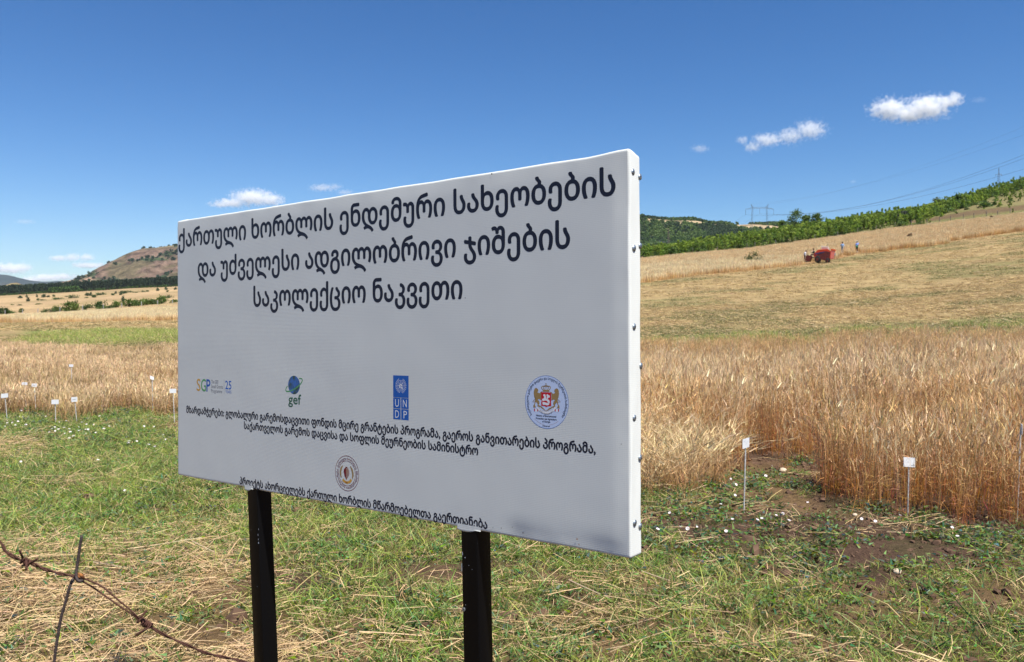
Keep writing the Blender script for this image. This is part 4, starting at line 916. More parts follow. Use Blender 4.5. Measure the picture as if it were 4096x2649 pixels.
# pale stones
M_STONE = mat('pale_stone', (.50, .40, .29), .9, vs=30, bump=.4)
def stone_mesh(s):
    bm = bmesh.new(); bmesh.ops.create_icosphere(bm, subdivisions=2, radius=s)
    for vt in bm.verts: vt.co *= 1 + (float(vnoise(vt.co.x / s * 1.7 + 5, vt.co.y / s * 1.7 + vt.co.z / s)) - .5) * .5; vt.co.z *= .6
    me = bpy.data.meshes.new('stone'); bm.to_mesh(me); bm.free(); me.materials.append(M_STONE); return me
for (px, py), s_, lb in (((3132, 1887), .045, 'pale rounded stone lying in the bare gap between the wheat clumps'), ((3420, 2063), .022, 'small tan stone on the soil at the foot of the tall wheat'), ((3590, 2292), .030, 'light tan stone in the grass at the lower right')):
    p = at(px, py); o = link('stone', stone_mesh(s_), None, None, (p.x, p.y, p.z + s_ * .3)); tag(o, lb, 'stone', 'loose pale stones')

# ------------------------------------------------------------------ people
def person(name, base, yaw, joints, radii, colours, label, height=1.7, hair=(.03, .02, .015), kids=None):
    """joints: dict name->(x,y,z) facing -Y ; bones fixed"""
    bones = [('pelvis','chest'),('chest','neck'),('neck','head'),('head','crown'),('chest','shL'),('shL','elL'),('elL','haL'),('chest','shR'),('shR','elR'),('elR','haR'),('pelvis','hipL'),('hipL','knL'),('knL','anL'),('anL','toL'),('pelvis','hipR'),('hipR','knR'),('knR','anR'),('anR','toR')]
    names = list(joints); me = bpy.data.meshes.new('body'); me.from_pydata([joints[n] for n in names], [(names.index(a), names.index(b)) for a, b in bones], [])
    o = bpy.data.objects.new('body', me); COL.objects.link(o); md = o.modifiers.new('skin', 'SKIN')
    for i, n in enumerate(names):
        r_ = radii.get(n, .05); r_ = r_ if isinstance(r_, tuple) else (r_, r_); me.skin_vertices[0].data[i].radius = r_; me.skin_vertices[0].data[i].use_root = (n == 'pelvis')
    sb = o.modifiers.new('sub', 'SUBSURF'); sb.levels = 1; sb.render_levels = 1
    dg = bpy.context.evaluated_depsgraph_get(); m = bpy.data.meshes.new_from_object(o.evaluated_get(dg)); bpy.data.objects.remove(o)
    for k in range(4): m.materials.append(colours[k])           # skin, shirt, trousers, shoes
    J = {n: Vector(p) for n, p in joints.items()}
    for p in m.polygons:
        c = p.center; d_, n_ = min(((c - J[n]).length / (1.5 if n in ('chest', 'pelvis') else 1), n) for n in names)
        seg = 2 if n_ in ('hipL', 'hipR', 'knL', 'knR', 'pelvis') else 3 if n_ in ('anL', 'anR', 'toL', 'toR') else 0 if n_ in ('head', 'crown', 'haL', 'haR', 'neck') else 1
        p.material_index = seg; p.use_smooth = True
    b = link(name, m, None, None, base); b.rotation_euler = (0, 0, yaw); b['category'] = 'person'; b['label'] = label; b['group'] = 'people at work around the harvester'
    h = J['crown']; bm = bmesh.new(); bmesh.ops.create_uvsphere(bm, u_segments=12, v_segments=8, radius=.108)
    for vt in bm.verts:
        vt.co.z *= 1.05
        if vt.co.y < -.04 and vt.co.z < .03: vt.co *= .8
    hm = bpy.data.meshes.new('hair'); bm.to_mesh(hm); bm.free(); hm.materials.append(mat('hair', hair, .7)); link('hair', hm, None, b, (J['head'] * .45 + h * .55) + Vector((0, .015, .005)))
    return b
def stand(): return {'pelvis':(0,0,.95),'chest':(0,.01,1.30),'neck':(0,0,1.47),'head':(0,-.01,1.58),'crown':(0,-.01,1.70),'shL':(.17,.01,1.40),'elL':(.24,.03,1.12),'haL':(.25,-.08,.88),'shR':(-.17,.01,1.40),'elR':(-.24,.03,1.12),'haR':(-.25,-.08,.88),
    'hipL':(.09,0,.90),'knL':(.10,-.02,.50),'anL':(.10,.02,.08),'toL':(.11,-.13,.04),'hipR':(-.09,0,.90),'knR':(-.10,-.02,.50),'anR':(-.10,.02,.08),'toR':(-.11,-.13,.04)}
RAD = {'pelvis':(.15,.11),'chest':(.17,.12),'neck':.058,'head':.088,'crown':.075,'shL':.065,'elL':.045,'haL':.04,'shR':.065,'elR':.045,'haR':.04,'hipL':.095,'knL':.065,'anL':.048,'toL':.035,'hipR':.095,'knR':.065,'anR':.048,'toR':.035}
cmt = lambda n, c: mat(n, c, .8, vs=12, var=.15)
SKIN = cmt('skin', (.36, .20, .13)); WSH = cmt('white_shirt', (.75, .76, .80)); GTR = cmt('grey_brown_trousers', (.12, .10, .09)); SHW = cmt('pale_shoes', (.55, .55, .5)); DSH = cmt('dark_shirt', (.02, .022, .03)); BLS = cmt('light_blue_shirt', (.28, .46, .74)); JEA = cmt('blue_jeans', (.16, .26, .36)); BLK = cmt('black_trousers', (.012, .013, .015)); GRN = cmt('green_cloth', (.03, .26, .18))
DH = 110.0
def foot(u, v): return at(u, v)
j = stand(); j.update(knL=(.12,-.22,.54), anL=(.12,-.30,.12), toL=(.12,-.45,.06), knR=(-.10,.10,.52), anR=(-.10,.28,.12), toR=(-.10,.20,.04), chest=(0,-.08,1.29), neck=(0,-.16,1.45), head=(0,-.22,1.54), crown=(0,-.26,1.64), shL=(.17,-.06,1.38), shR=(-.17,-.06,1.38), haL=(.2,-.35,1.05), elL=(.23,-.1,1.12))
person('person', foot(3218, 1052), math.radians(100), j, RAD, [SKIN, WSH, GTR, SHW], 'person in white shirt and grey trousers walking beside the front of the red harvester')
j = stand(); j.update(haL=(.16,-.26,1.12), elL=(.27,-.02,1.12), haR=(-.30,.02,.95))
person('person', foot(3369, 1014), math.radians(150), j, RAD, [SKIN, BLS, JEA, SHW], 'person in light blue shirt and jeans standing in the wheat just right of the harvester')
j = stand(); j.update(haR=(-.14,-.12,1.5), elR=(-.30,.0,1.42), haL=(.2,-.2,1.0))
p4 = person('person', foot(3428, 1012), math.radians(175), j, RAD, [SKIN, cmt('blue_top', (.18, .30, .70)), BLK, SHW], 'person in blue top and black trousers holding a white sack on the shoulder')
MB().tube([(.10, .16, .78), (.14, .20, 1.0), (.12, .17, 1.1)], [.10, .14, .03], 8).build('shoulder_bag', GRN, p4, True)
pb = p4.location; mb = MB(); mb.tube([(-.02, .02, 1.80), (.03, .05, 1.55), (.12, .14, 1.35), (.22, .20, 1.16)], [.06, .12, .12, .08], 8); sk = mb.build('white_sack', cmt('white_sack', (.72, .76, .74)), None, True, (pb.x, pb.y, pb.z)); sk.rotation_euler = (0, 0, math.radians(5)); tag(sk, 'white sack carried over the shoulder of the person furthest right', 'sack')

# ------------------------------------------------------------------ the red plot harvester
hb = at(3283, 1053); hv = empty('harvester', hb, math.radians(0)); tag(hv, 'small red combine harvester with a white top at work in the wheat on the slope', 'harvester')
fwd = math.atan2(.42, -.9); hv.rotation_euler = (math.radians(0), math.radians(-5), fwd); hv.scale = (.74, .92, 1.0)      # local +X points to the front (left and away)
M_RED = mat('faded_red_paint', (.55, .05, .015), .5, vs=5, var=.15, dirt=(.34, .035, .015)); M_ORA = mat('orange_red_hood', (.72, .11, .02), .45, vs=5, var=.1); M_DKR = mat('shaded_red', (.11, .014, .010), .6, vs=6, var=.25); M_BLK = mat('black_rubber', (.012, .012, .012), .8); M_IVO = mat('ivory_panel', (.72, .66, .58), .5); M_NVY = mat('dark_blue_stripe', (.03, .035, .12), .4); M_GRY = mat('grey_metal_panel', (.34, .38, .44), .45, .3); M_PNK = mat('sunlit_pink_red', (.70, .20, .15), .55)  # dark red has the near side's shade in its colour, pink the sunlit rear
MB().prism([(-1.55, .75), (-1.55, 1.62), (-.9, 1.80), (.55, 1.62), (1.15, 1.20), (1.25, .85), (.9, .55), (-.9, .45)], -.72, .72).build('body', M_RED, hv)
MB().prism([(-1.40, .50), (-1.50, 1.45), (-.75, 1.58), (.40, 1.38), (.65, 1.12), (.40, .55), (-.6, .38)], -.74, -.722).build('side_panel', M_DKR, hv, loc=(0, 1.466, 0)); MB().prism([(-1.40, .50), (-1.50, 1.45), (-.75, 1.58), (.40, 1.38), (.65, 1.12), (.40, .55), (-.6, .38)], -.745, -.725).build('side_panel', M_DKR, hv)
MB().prism([(-.6, 1.50), (.95, 1.22), (1.12, 1.05), (.6, 1.12), (-.4, 1.36)], .745, .765).build('stripe', M_NVY, hv); MB().prism([(-.6, 1.50), (.95, 1.22), (1.12, 1.05), (.6, 1.12), (-.4, 1.36)], -.765, -.748).build('stripe', M_NVY, hv)
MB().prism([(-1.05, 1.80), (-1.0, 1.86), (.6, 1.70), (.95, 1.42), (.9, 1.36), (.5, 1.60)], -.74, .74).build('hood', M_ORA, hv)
MB().box(-.95, .10, -.42, .42, 1.80, 2.06).build('grain_tank', M_IVO, hv); MB().box(-1.02, .16, -.48, .48, 2.065, 2.20).build('tank_lid', M_IVO, hv); MB().box(-1.12, -.86, -.46, .46, 1.84, 2.08).build('tank_end', M_IVO, hv)
MB().prism([(-1.56, .60), (-2.05, .66), (-2.18, 1.35), (-2.1, 1.78), (-1.56, 1.70)], -.62, .62).build('straw_hood', M_PNK, hv); MB().box(-2.24, -2.16, -.50, .50, 1.10, 1.42).build('rear_panel', M_GRY, hv); MB().prism([(-1.50, 1.72), (-2.25, 1.70), (-2.22, 1.86), (-1.45, 1.92)], -.66, .66).build('rear_cover', M_ORA, hv)
for y_ in (-1, 1):
    for x_, r_ in ((.55, .46), (-1.15, .33)):
        w_ = MB(); w_.tube([(x_, y_ * .78 - .10, r_), (x_, y_ * .78 - .075, r_), (x_, y_ * .78 + .075, r_), (x_, y_ * .78 + .10, r_)], [r_ * .86, r_, r_, r_ * .86], 20); wo_ = w_.build('wheel', M_BLK, hv, True)
        MB().tube([(x_, y_ * .78 - .112, r_), (x_, y_ * .78 + .112, r_)], r_ * .45, 12).build('rim', M_DKR, wo_)
MB().box(.95, 1.6, -.55, .55, .62, .68).build('platform', M_BLK, hv); MB().box(.85, 1.15, .02, .42, 1.02, 1.10).build('seat', M_BLK, hv); MB().box(.82, .88, .02, .42, 1.10, 1.42).build('seat_back', M_BLK, hv)
MB().tube([(1.62, .2, .68), (1.50, .2, 1.12), (1.46, .2, 1.30)], .03, 6).build('steering_column', M_BLK, hv)
st_ = MB(); st_.tube([(1.45 + .05 * math.cos(t), .2 + .17 * math.cos(t), 1.33 + .17 * math.sin(t) * .4) for t in np.linspace(0, 2*PI, 15)], .014, 5); st_.build('steering_wheel', M_BLK, hv)
MB().prism([(1.55, .75), (1.75, .95), (2.35, .55), (2.55, .12), (2.3, .10), (1.7, .30)], -.78, .78).build('feeder_house', M_DKR, hv)
for y_ in (-.86, .80): MB().prism([(1.75, .15), (1.85, .85), (2.25, .95), (3.05, .10), (2.9, .04)], y_, y_ + .06).build('header_divider', M_DKR, hv)
MB().box(2.25, 2.85, -.79, .79, .06, .12).build('cutter_bar', M_GRY, hv)
rl = MB(); rc = (2.45, .82)
for k in range(6):
    a = k * PI / 3; rl.box(rc[0] + math.cos(a) * .34 - .02, rc[0] + math.cos(a) * .34 + .02, -.76, .76, rc[1] + math.sin(a) * .34 - .02, rc[1] + math.sin(a) * .34 + .02)
    for y_ in (-.7, 0, .7): rl.tube([(rc[0], y_, rc[1]), (rc[0] + math.cos(a) * .34, y_, rc[1] + math.sin(a) * .34)], .014, 4)
rl.tube([(rc[0], -.80, rc[1]), (rc[0], .80, rc[1])], .03, 6); rl.build('reel', mat('reel_wood', (.30, .24, .18), .8), hv)
MB().tube([(1.7, .7, .7), (1.72, .7, 1.45), (1.35, .7, 1.5)], .02, 5).build('handrail', M_IVO, hv)
# the driver
Rz = Matrix.Rotation(fwd, 4, 'Z'); seat = hb + Rz @ Vector((.78, .20, .17))
j = {'pelvis':(0,0,.98),'chest':(0,-.05,1.32),'neck':(0,-.10,1.50),'head':(0,-.13,1.62),'crown':(0,-.14,1.74),'shL':(.17,-.05,1.42),'elL':(.23,-.22,1.20),'haL':(.12,-.42,1.25),'shR':(-.17,-.05,1.42),'elR':(-.23,-.22,1.20),'haR':(-.12,-.42,1.25),'hipL':(.09,-.02,.95),'knL':(.14,-.42,.98),'anL':(.14,-.46,.60),'toL':(.14,-.60,.56),'hipR':(-.09,-.02,.95),'knR':(-.14,-.42,.98),'anR':(-.14,-.46,.60),'toR':(-.14,-.60,.56)}
person('person', seat + Vector((0, 0, .0)), fwd + PI / 2, j, RAD, [SKIN, DSH, M_DKR, BLK], 'person in dark shirt sitting at the wheel of the red harvester')

# ------------------------------------------------------------------ foliage builders
def crown_mesh(name, n, rad, h, z0, leaf, col, shape='oval', clumps=9, trunk=None, colv=.22, seed=0):
    g = np.random.default_rng(seed)
    cc = []
    for i in range(clumps):
        t = g.random() * 2 * PI; f = g.random()
        if shape == 'column': rr = rad * (.25 + .55 * g.random()) * (1 - .55 * f)
        elif shape == 'pine': rr = rad * .85 * (1 - f) * g.random() ** .3
        elif shape == 'low': rr = rad * g.random() ** .5; f *= math.sqrt(max(0, 1 - (rr / rad) ** 2))
        else: rr = rad * .70 * g.random() ** .5 * math.sin(PI * (.12 + .80 * f))
        cc.append((math.cos(t) * rr, math.sin(t) * rr, z0 + h * f))
    cc = np.array(cc); k = g.integers(0, clumps, n)
    cr = rad * (.34 if shape != 'pine' else .30)
    P = cc[k] + g.normal(0, 1, (n, 3)) * cr * .55 * np.array([1, 1, .8]); P[:, 2] = np.maximum(P[:, 2], z0 * .5)
    D = g.normal(0, 1, (n, 3)); D[:, 2] += 1.3 * (shape == 'column'); D /= np.linalg.norm(D, axis=1)[:, None]
    cb = (1 + g.normal(0, colv, clumps))[k][:, None]; c = np.clip(np.array(col) * cb * (1 + g.normal(0, .15, (n, 1))), .004, .9)
    s = np.cross(D, g.normal(size=(n, 3))); s /= np.linalg.norm(s, axis=1)[:, None]
    L_ = leaf * g.uniform(.6, 1.3, n)[:, None]
    V = np.stack([P - D * L_ * .5, P + s * L_ * .33, P + D * L_ * .5, P - s * L_ * .33], 1).reshape(-1, 3); F = np.arange(n * 4).reshape(n, 4); C_ = np.repeat(c, 4, 0)
    return V, F, C_, cc
def trunk_parts(cc, h0, r0, z0, limbs=5, seed=1):
    mb = MB(); mb.tube([(0, 0, -.3), (r0 * .3, 0, z0 * .6), (0, r0 * .4, z0 + h0 * .35), (r0*.2, 0, z0 + h0 * .7)], [r0 * 1.3, r0, r0 * .6, r0 * .25], 7)
    for p in cc[:limbs]: mb.tube([(0, 0, z0 * .8), (p[0] * .5, p[1] * .5, (z0 * .8 + p[2]) * .5), tuple(p)], [r0 * .5, r0 * .32, r0 * .12], 5)
    return mb
def tree_mesh(name, **kw):
    V, F, C_, cc = crown_mesh(name, **kw); z0, h, rad = kw['z0'], kw['h'], kw['rad']
    me = mesh_np(name, V, F, C_); me.materials.append(M_LEAF); return me, cc
def joined_tree(name, **kw):
    """leaves and stem in one mesh, for trees too small in view to show parts"""
    V, F, C_, cc = crown_mesh(name, **kw); mb = trunk_parts(cc, kw['h'], kw['rad'] * .06, kw['z0'] + .2, 4)
    bm = bmesh.new(); m0 = mb.mesh('t'); m0.materials.append(M_BARK)
    me = mesh_np(name, V, F, C_); me.materials.append(M_SAP if name == 'young_tree' else M_LEAF); me.materials.append(M_BARK)
    bm.from_mesh(me); nf = len(bm.faces); bm.from_mesh(m0); bm.faces.ensure_lookup_table()
    for f in bm.faces[nf:]: f.material_index = 1
    bm.to_mesh(me); bm.free(); return me
def big_tree(name, base, label, cat='tree', group=None, **kw):
    r = empty(name, base); tag(r, label, cat, group)
    me, cc = tree_mesh('crown', **kw); link('crown', me, None, r); trunk_parts(cc, kw['h'], kw['rad'] * .07, kw['z0'] + .3).build('trunk', M_BARK, r, True); return r

SAP = [joined_tree('young_tree', n=520, rad=.85, h=2.6, z0=.05, leaf=.25, col=c, shape='column', clumps=11, seed=i) for i, c in enumerate([(.115, .165, .022), (.085, .135, .022), (.140, .190, .026), (.070, .115, .024), (.120, .165, .028), (.095, .150, .024), (.165, .205, .034)])]
SAP += [joined_tree('young_tree', n=420, rad=.62, h=3.4, z0=.05, leaf=.24, col=c, shape='column', clumps=12, seed=90 + i) for i, c in enumerate([(.10, .15, .024), (.14, .185, .03)])]
SAPW = [joined_tree('bush', n=420, rad=1.7, h=1.9, z0=.0, leaf=.36, col=c, shape='low', clumps=14, seed=20 + i) for i, c in enumerate([(.060, .100, .022), (.075, .120, .025), (.050, .085, .02)])]
CRE_U = [2500, 2570, 2718, 2903, 3020, 3121, 3289, 3400, 3500, 3601, 3668, 3718, 3768, 3935, 3985, 4096, 4300]
CRE_V = [1005, 996, 969, 925, 915, 898, 885, 864, 844, 827, 814, 795, 790, 747, 727, 689, 640]
GCR = [min(VT[int(q)][4], VT[int(q)][5]) for q in UC]
def crest(u): return np.interp(u, CRE_U, CRE_V)
cand = []
rs = np.random.default_rng(11)
for _ in range(24000):
    u = rs.uniform(2440, 4230); vt = max(crest(u) + 22, float(np.interp(u, UC, GCR)) + 3); vb = hill_edge(u) - 4
    if vb - vt < 4: continue
    v = rs.uniform(vt, vb); f = (v - vt) / (vb - vt)
    w = 1.0
    if u > 3440:
        w = 1.0 if (v - vt) < 30 else .02
        if 3440 < u < 3800 and hill_edge(u) - v < 34 and u < 3720: w = .40 if fbm(u * .02, 1.0, 2) > .42 else .12
        if u > 3900: w = 1.0 if (v - vt) < 17 else .06
    else:
        if 2850 < u < 3180 and .42 < f < .95: w = .10
        if 3150 < u < 3330 and .3 < f < .55 and u < 3220: w = .15
    cand.append((u, v, w))
pts = []
ug = {}
for u, v, w in cand:
    p = at(u, v)
    if p.y < 150 or p.y > 420: continue
    key = (int(p.x / 1.25), int(p.y / 1.6))
    if key in ug: continue
    ug[key] = 1
    if rs.random() < w: pts.append((p, u, v))
pts.sort(key=lambda t: t[0].y)
nsap = 0; rest = []
for i, (p, u, v) in enumerate(pts):
    front = hill_edge(u) - v
    if nsap < 290 and (front < 46 or rs.random() < .10 or u > 3440):
        o = link('young_tree', SAP[rs.integers(0, len(SAP))] if rs.random() < .85 else SAPW[rs.integers(0, 3)], None, None, p); sc_ = rs.uniform(.45, .85) * (1.0 if v - max(crest(u) + 22, float(np.interp(u, UC, GCR)) + 3) < 32 else .55) if u > 3440 else rs.uniform(.55, 1.1); o.scale = (sc_, sc_, sc_ * rs.uniform(.85, 1.3)); o.rotation_euler = (0, 0, rs.random() * 6.28); nsap += 1
        if u > 3440: tag(o, 'young bushy green tree on the grassy hillside at the right, above the fence', 'tree', 'young trees on the right-hand hillside')
        else: tag(o, 'young slender green tree in the dense belt behind the golden field', 'tree', 'young trees in the belt behind the golden field')
    else: rest.append(p)
if rest:
    P = np.array([[p.x, p.y, p.z] for p in rest]); scatter('thicket', P, SAP + SAPW, scl=rs.uniform(.5, 1.1, len(P)), idx=rs.choice(len(SAP) + 3, len(P), p=[.88 / len(SAP)] * len(SAP) + [.04] * 3), label='dense thicket of young green trees rising behind the front row', cat='trees', tilt=.04)
print('saplings', nsap, 'rest', len(rest))
KW = dict(z0=1.2, leaf=.55)
for u, v, s_, lb in ((3178, 898, 1.0, 'tall round light green tree standing above the thicket below the power line'), (3222, 893, .62, 'rounded light green tree just right of the tallest tree in the thicket'), (3262, 890, .66, 'bushy light green tree further right of the tallest tree in the thicket'), (3125, 908, .5, 'small light green tree left of the tallest tree in the thicket')):
    p = spot(u, 285); big_tree('tree', p, lb, 'tree', 'round trees on the skyline of the thicket', n=1500, rad=2.9 * s_ + .4, h=5.6 * s_ + .9, z0=.9, leaf=.45, col=(.105, .16, .028), shape='oval', clumps=26, seed=int(u))
p = at(3835, 832); big_tree('tree', p, 'large dense dark green shrub casting a shadow on the hillside', 'shrub', None, n=1600, rad=2.9, h=3.2, z0=.2, leaf=.45, col=(.060, .105, .022), shape='oval', clumps=24, seed=5)
p = spot(3738, 278); big_tree('tree', p, 'domed olive green tree on the hill crest left of the dark shrub', 'tree', None, n=1300, rad=2.6, h=2.9, z0=.8, leaf=.45, col=(.080, .105, .035), shape='oval', clumps=20, seed=6)
p = at(3615, 893); big_tree('tree', p, 'dark purplish bush among the slender trees above the fence', 'shrub', None, n=900, rad=1.8, h=2.6, z0=.2, leaf=.4, col=(.030, .034, .028), shape='oval', clumps=14, seed=8)
p = spot(3012, 118); o = empty('dark_bush', p); tag(o, 'low dark green sprawling bush alone in the golden wheat', 'bush')
me, cc = tree_mesh('leaves', n=800, rad=1.45, h=1.5, z0=.25, leaf=.20, col=(.055, .085, .022), shape='low', clumps=22, seed=9); link('leaves', me, None, o); trunk_parts(cc, .9, .05, .2, 9).build('branches', M_BARK, o)
for u, d, s_, lb in ((3637, 137, .50, 'tiny dark brown tuft in the wheat, nearer of the two dark spots'), (3962, 176, .50, 'tiny dark brown tuft near the fence at the far right')):
    p = spot(u, d, .75); me, cc = tree_mesh('dark_tuft', n=160, rad=.42, h=.45, z0=.1, leaf=.16, col=(.035, .018, .016), shape='low', clumps=7, seed=int(u)); me.name = 'dark_tuft'; o = link('dark_tuft', me, None, None, p); tag(o, lb, 'tuft')

# ------------------------------------------------------------------ fences
M_POST = mat('weathered_post', (.17, .15, .13), .9, vs=10); M_POSTC = mat('pale_concrete_post', (.32, .32, .33), .9, vs=10)
def fence(name, foot_pts, hpost, m, label, w=.10):
    r = empty(name, foot_pts[0]); tag(r, label, 'fence'); o = Vector(foot_pts[0])
    base = None
    for p in foot_pts:
        q = Vector(p) - o
        if base is None:
            base = MB(); base.box(-w/2, w/2, -w/2, w/2, -.3, hpost); base.box(-w*.35, w*.35, -w*.35, w*.35, hpost, hpost + .04); base = base.mesh('fence_post'); base.materials.append(m)
        po = link('fence_post', base, None, r, q); po.rotation_euler = (random.uniform(-.04, .04), random.uniform(-.05, .05), random.random())
    for hz in (.35, .75, 1.15, 1.5):
        if hz < hpost + .1: MB().tube([Vector(p) - o + Vector((0, 0, min(hz, hpost - .03))) for p in foot_pts], .008, 4).build('fence_wire', M_TIE, r)
right_posts = [(2668, 1024), (2770, 1021), (2867, 1018), (2985, 1008), (3017, 1001), (3100, 991), (3176, 980), (3257, 968), (3348, 958), (3426, 943), (3500, 934), (3575, 922), (3640, 913), (3703, 905), (3752, 902), (3797, 897), (3848, 888), (3890, 884), (3940, 877), (3985, 876), (4034, 867), (4092, 858), (4180, 850)]
fence('fence', [spot(u, float(np.clip(at(u, v).y, 178, 205))) for u, v in right_posts], 1.75, M_POST, 'thin wire fence on dark wooden posts between the golden field and the hillside')
fence('fence', [spot(u, d) for u, d in ((-60, 252), (20, 252), (90, 252), (152, 252), (240, 252), (331, 252), (414, 252), (488, 252), (567, 252), (632, 252), (690, 252), (760, 252), (840, 252))], 1.75, M_POSTC, 'wire fence on pale concrete posts behind the left golden field', w=.16)

# ------------------------------------------------------------------ bushes and trees beyond the left field
BUS = [joined_tree('bush', n=520, rad=2.6, h=2.6, z0=.15, leaf=.55, col=c, shape='oval', clumps=15, seed=40 + i) for i, c in enumerate([(.045, .080, .018), (.075, .115, .022), (.032, .058, .022), (.10, .14, .028)])]
BUL = [joined_tree('bush', n=420, rad=3.2, h=1.8, z0=.1, leaf=.55, col=c, shape='low', clumps=16, seed=50 + i) for i, c in enumerate([(.045, .072, .020), (.060, .095, .022)])]
def bush(px, py, w, h, c, lab, grp, d=None, low=False):
    """px,py foot of the bush in the left-hand crop"""
    u, v = px * .3246, 950 + py * .3246
    p = at(u, v + 1.5) if d is None else spot(u, d)
    me = BUL[c % 2] if low else BUS[c]; o = link('bush', me, None, None, p); k = p.y / FPX
    W_ = w * .3246 * k * 1.15; H_ = h * .3246 * k * 1.2; o.scale = (W_ / (5.6 if low else 4.6), W_ / (5.6 if low else 4.6), H_ / (2.3 if low else 3.2)); o.rotation_euler = (0, 0, random.random() * 6)
    tag(o, lab, 'bush', grp)
gn = 'bushes along the fence behind the left field'
for px, py, w, h, c, low, lab in ((65, 860, 90, 105, 0, 0, 'dark upright bush at the far left edge behind the golden field'), (10, 925, 130, 75, 2, 0, 'dark round bush cut by the left edge of the view'), (110, 915, 100, 40, 1, 1, 'low green bush right of the dark bush at the left edge'), (265, 910, 60, 45, 1, 0, 'single small round green bush standing by itself at the left'),
    (540, 895, 60, 40, 1, 1, 'small low green bush left of the yellow-green shrubs'), (620, 855, 130, 45, 0, 1, 'flat dark bush left of the large yellow-green shrub'), (685, 890, 90, 60, 1, 0, 'round green bush in front of the flat dark bush'), (770, 840, 100, 45, 0, 1, 'dark bush joining the large yellow-green shrub on its left'),
    (860, 885, 150, 105, 1, 0, 'large leafy shrub, dark on its left half'), (935, 880, 110, 120, 3, 0, 'yellow-green shrub with upright shoots'), (1045, 830, 55, 50, 0, 0, 'small pale olive bush beside a fence post'), (1115, 875, 135, 45, 1, 1, 'low oval green bush right of the yellow-green shrub'),
    (1250, 812, 135, 95, 0, 0, 'tall dark domed bush, highest in the row'), (1355, 815, 80, 45, 0, 0, 'small dark bush right of the tall domed one'), (1290, 865, 120, 40, 1, 1, 'low green growth under the tall domed bush'), (1430, 850, 150, 70, 1, 0, 'wide green bush by the middle fence posts'), (1520, 790, 40, 60, 2, 0, 'narrow dark bush rising behind the fence'),
    (1590, 835, 160, 90, 1, 0, 'broad green bush left part of the long hedge'), (1690, 830, 180, 85, 0, 0, 'dark green middle of the long hedge'), (1800, 825, 180, 85, 1, 0, 'bright green middle of the long hedge'), (1915, 820, 170, 95, 0, 0, 'dark domed bush towards the right of the long hedge'), (1990, 815, 140, 100, 1, 0, 'green domed bush at the right end of the long hedge'), (2080, 745, 80, 35, 2, 1, 'small dark bush above the right end of the hedge'), (2150, 800, 110, 55, 1, 0, 'green bush touching the left edge of the sign board')):
    bush(px, py, w, h, c, lab, gn, low=bool(low), d=None if py < 800 else random.uniform(256, 285))
gf_ = 'scattered far bushes on the dry plain'
for px, py, w, h, c, low in ((245, 748, 55, 30, 2, 0), (330, 740, 30, 32, 2, 0), (352, 785, 45, 40, 2, 0), (455, 735, 25, 30, 2, 0), (470, 772, 35, 28, 0, 0), (515, 772, 80, 14, 2, 1), (540, 738, 65, 36, 2, 0), (600, 735, 40, 22, 2, 0), (660, 727, 35, 28, 0, 0), (720, 762, 115, 24, 2, 1), (910, 745, 95, 38, 0, 1), (1085, 715, 75, 30, 2, 0), (1120, 710, 30, 35, 2, 0), (1155, 735, 75, 36, 0, 0), (1245, 708, 100, 28, 2, 1), (1270, 700, 30, 30, 0, 0), (1395, 710, 50, 28, 0, 0), (1430, 690, 30, 26, 2, 0), (1495, 705, 55, 42, 2, 0), (1550, 688, 75, 38, 0, 0), (1670, 680, 60, 16, 2, 1), (1760, 672, 65, 20, 2, 1), (1820, 665, 40, 20, 0, 0), (1940, 655, 40, 32, 2, 0), (2045, 643, 40, 28, 2, 0), (2065, 668, 35, 22, 0, 0), (2165, 640, 40, 25, 2, 0), (240, 833, 45, 14, 1, 1), (480, 822, 60, 14, 1, 1), (1065, 742, 40, 12, 2, 1), (820, 730, 30, 12, 2, 1), (150, 830, 40, 12, 1, 1), (1610, 672, 40, 18, 2, 1)):
    bush(px, py, w, h, c, 'small dark bush dotting the dry plain between the hedge and the pine wood', gf_, low=bool(low))

# dark pine wood across the plain (reads as one mass)
PIN = [joined_tree('pine', n=260, rad=2.6, h=10, z0=2.0, leaf=1.5, col=c, shape='pine', clumps=22, seed=60 + i) for i, c in enumerate([(.028, .046, .026), (.036, .056, .028), (.024, .040, .022), (.042, .064, .030)])]
us = rs.uniform(-500, 1500, 3600); ds = rs.uniform(1215, 1330, 3600); xs = (us - CX) / FPX * ds; P = np.stack([xs, ds, hgt(xs, ds)], 1)
scatter('pine_wood', P, PIN, scl=rs.uniform(.8, 1.25, len(P)), idx=rs.integers(0, 4, len(P)), label='long dark band of pine wood across the plain below the brown hill', cat='wood', tilt=.03)
GR_ = [joined_tree('broadleaf', n=260, rad=4.5, h=5, z0=.8, leaf=1.5, col=(.055, .10, .022), shape='oval', clumps=14, seed=70)]
us = np.concatenate([rs.uniform(205, 315, 70), rs.uniform(-60, 900, 220)]); ds = np.concatenate([rs.uniform(1195, 1212, 70), rs.uniform(1206, 1214, 220)]); xs = (us - CX) / FPX * ds; P = np.stack([xs, ds, hgt(xs, ds)], 1)
scatter('wood_edge', P, GR_, scl=np.concatenate([rs.uniform(.9, 1.3, 70), rs.uniform(.25, .6, 220)]), label='lighter green trees and scrub along the foot of the pine wood', cat='trees')

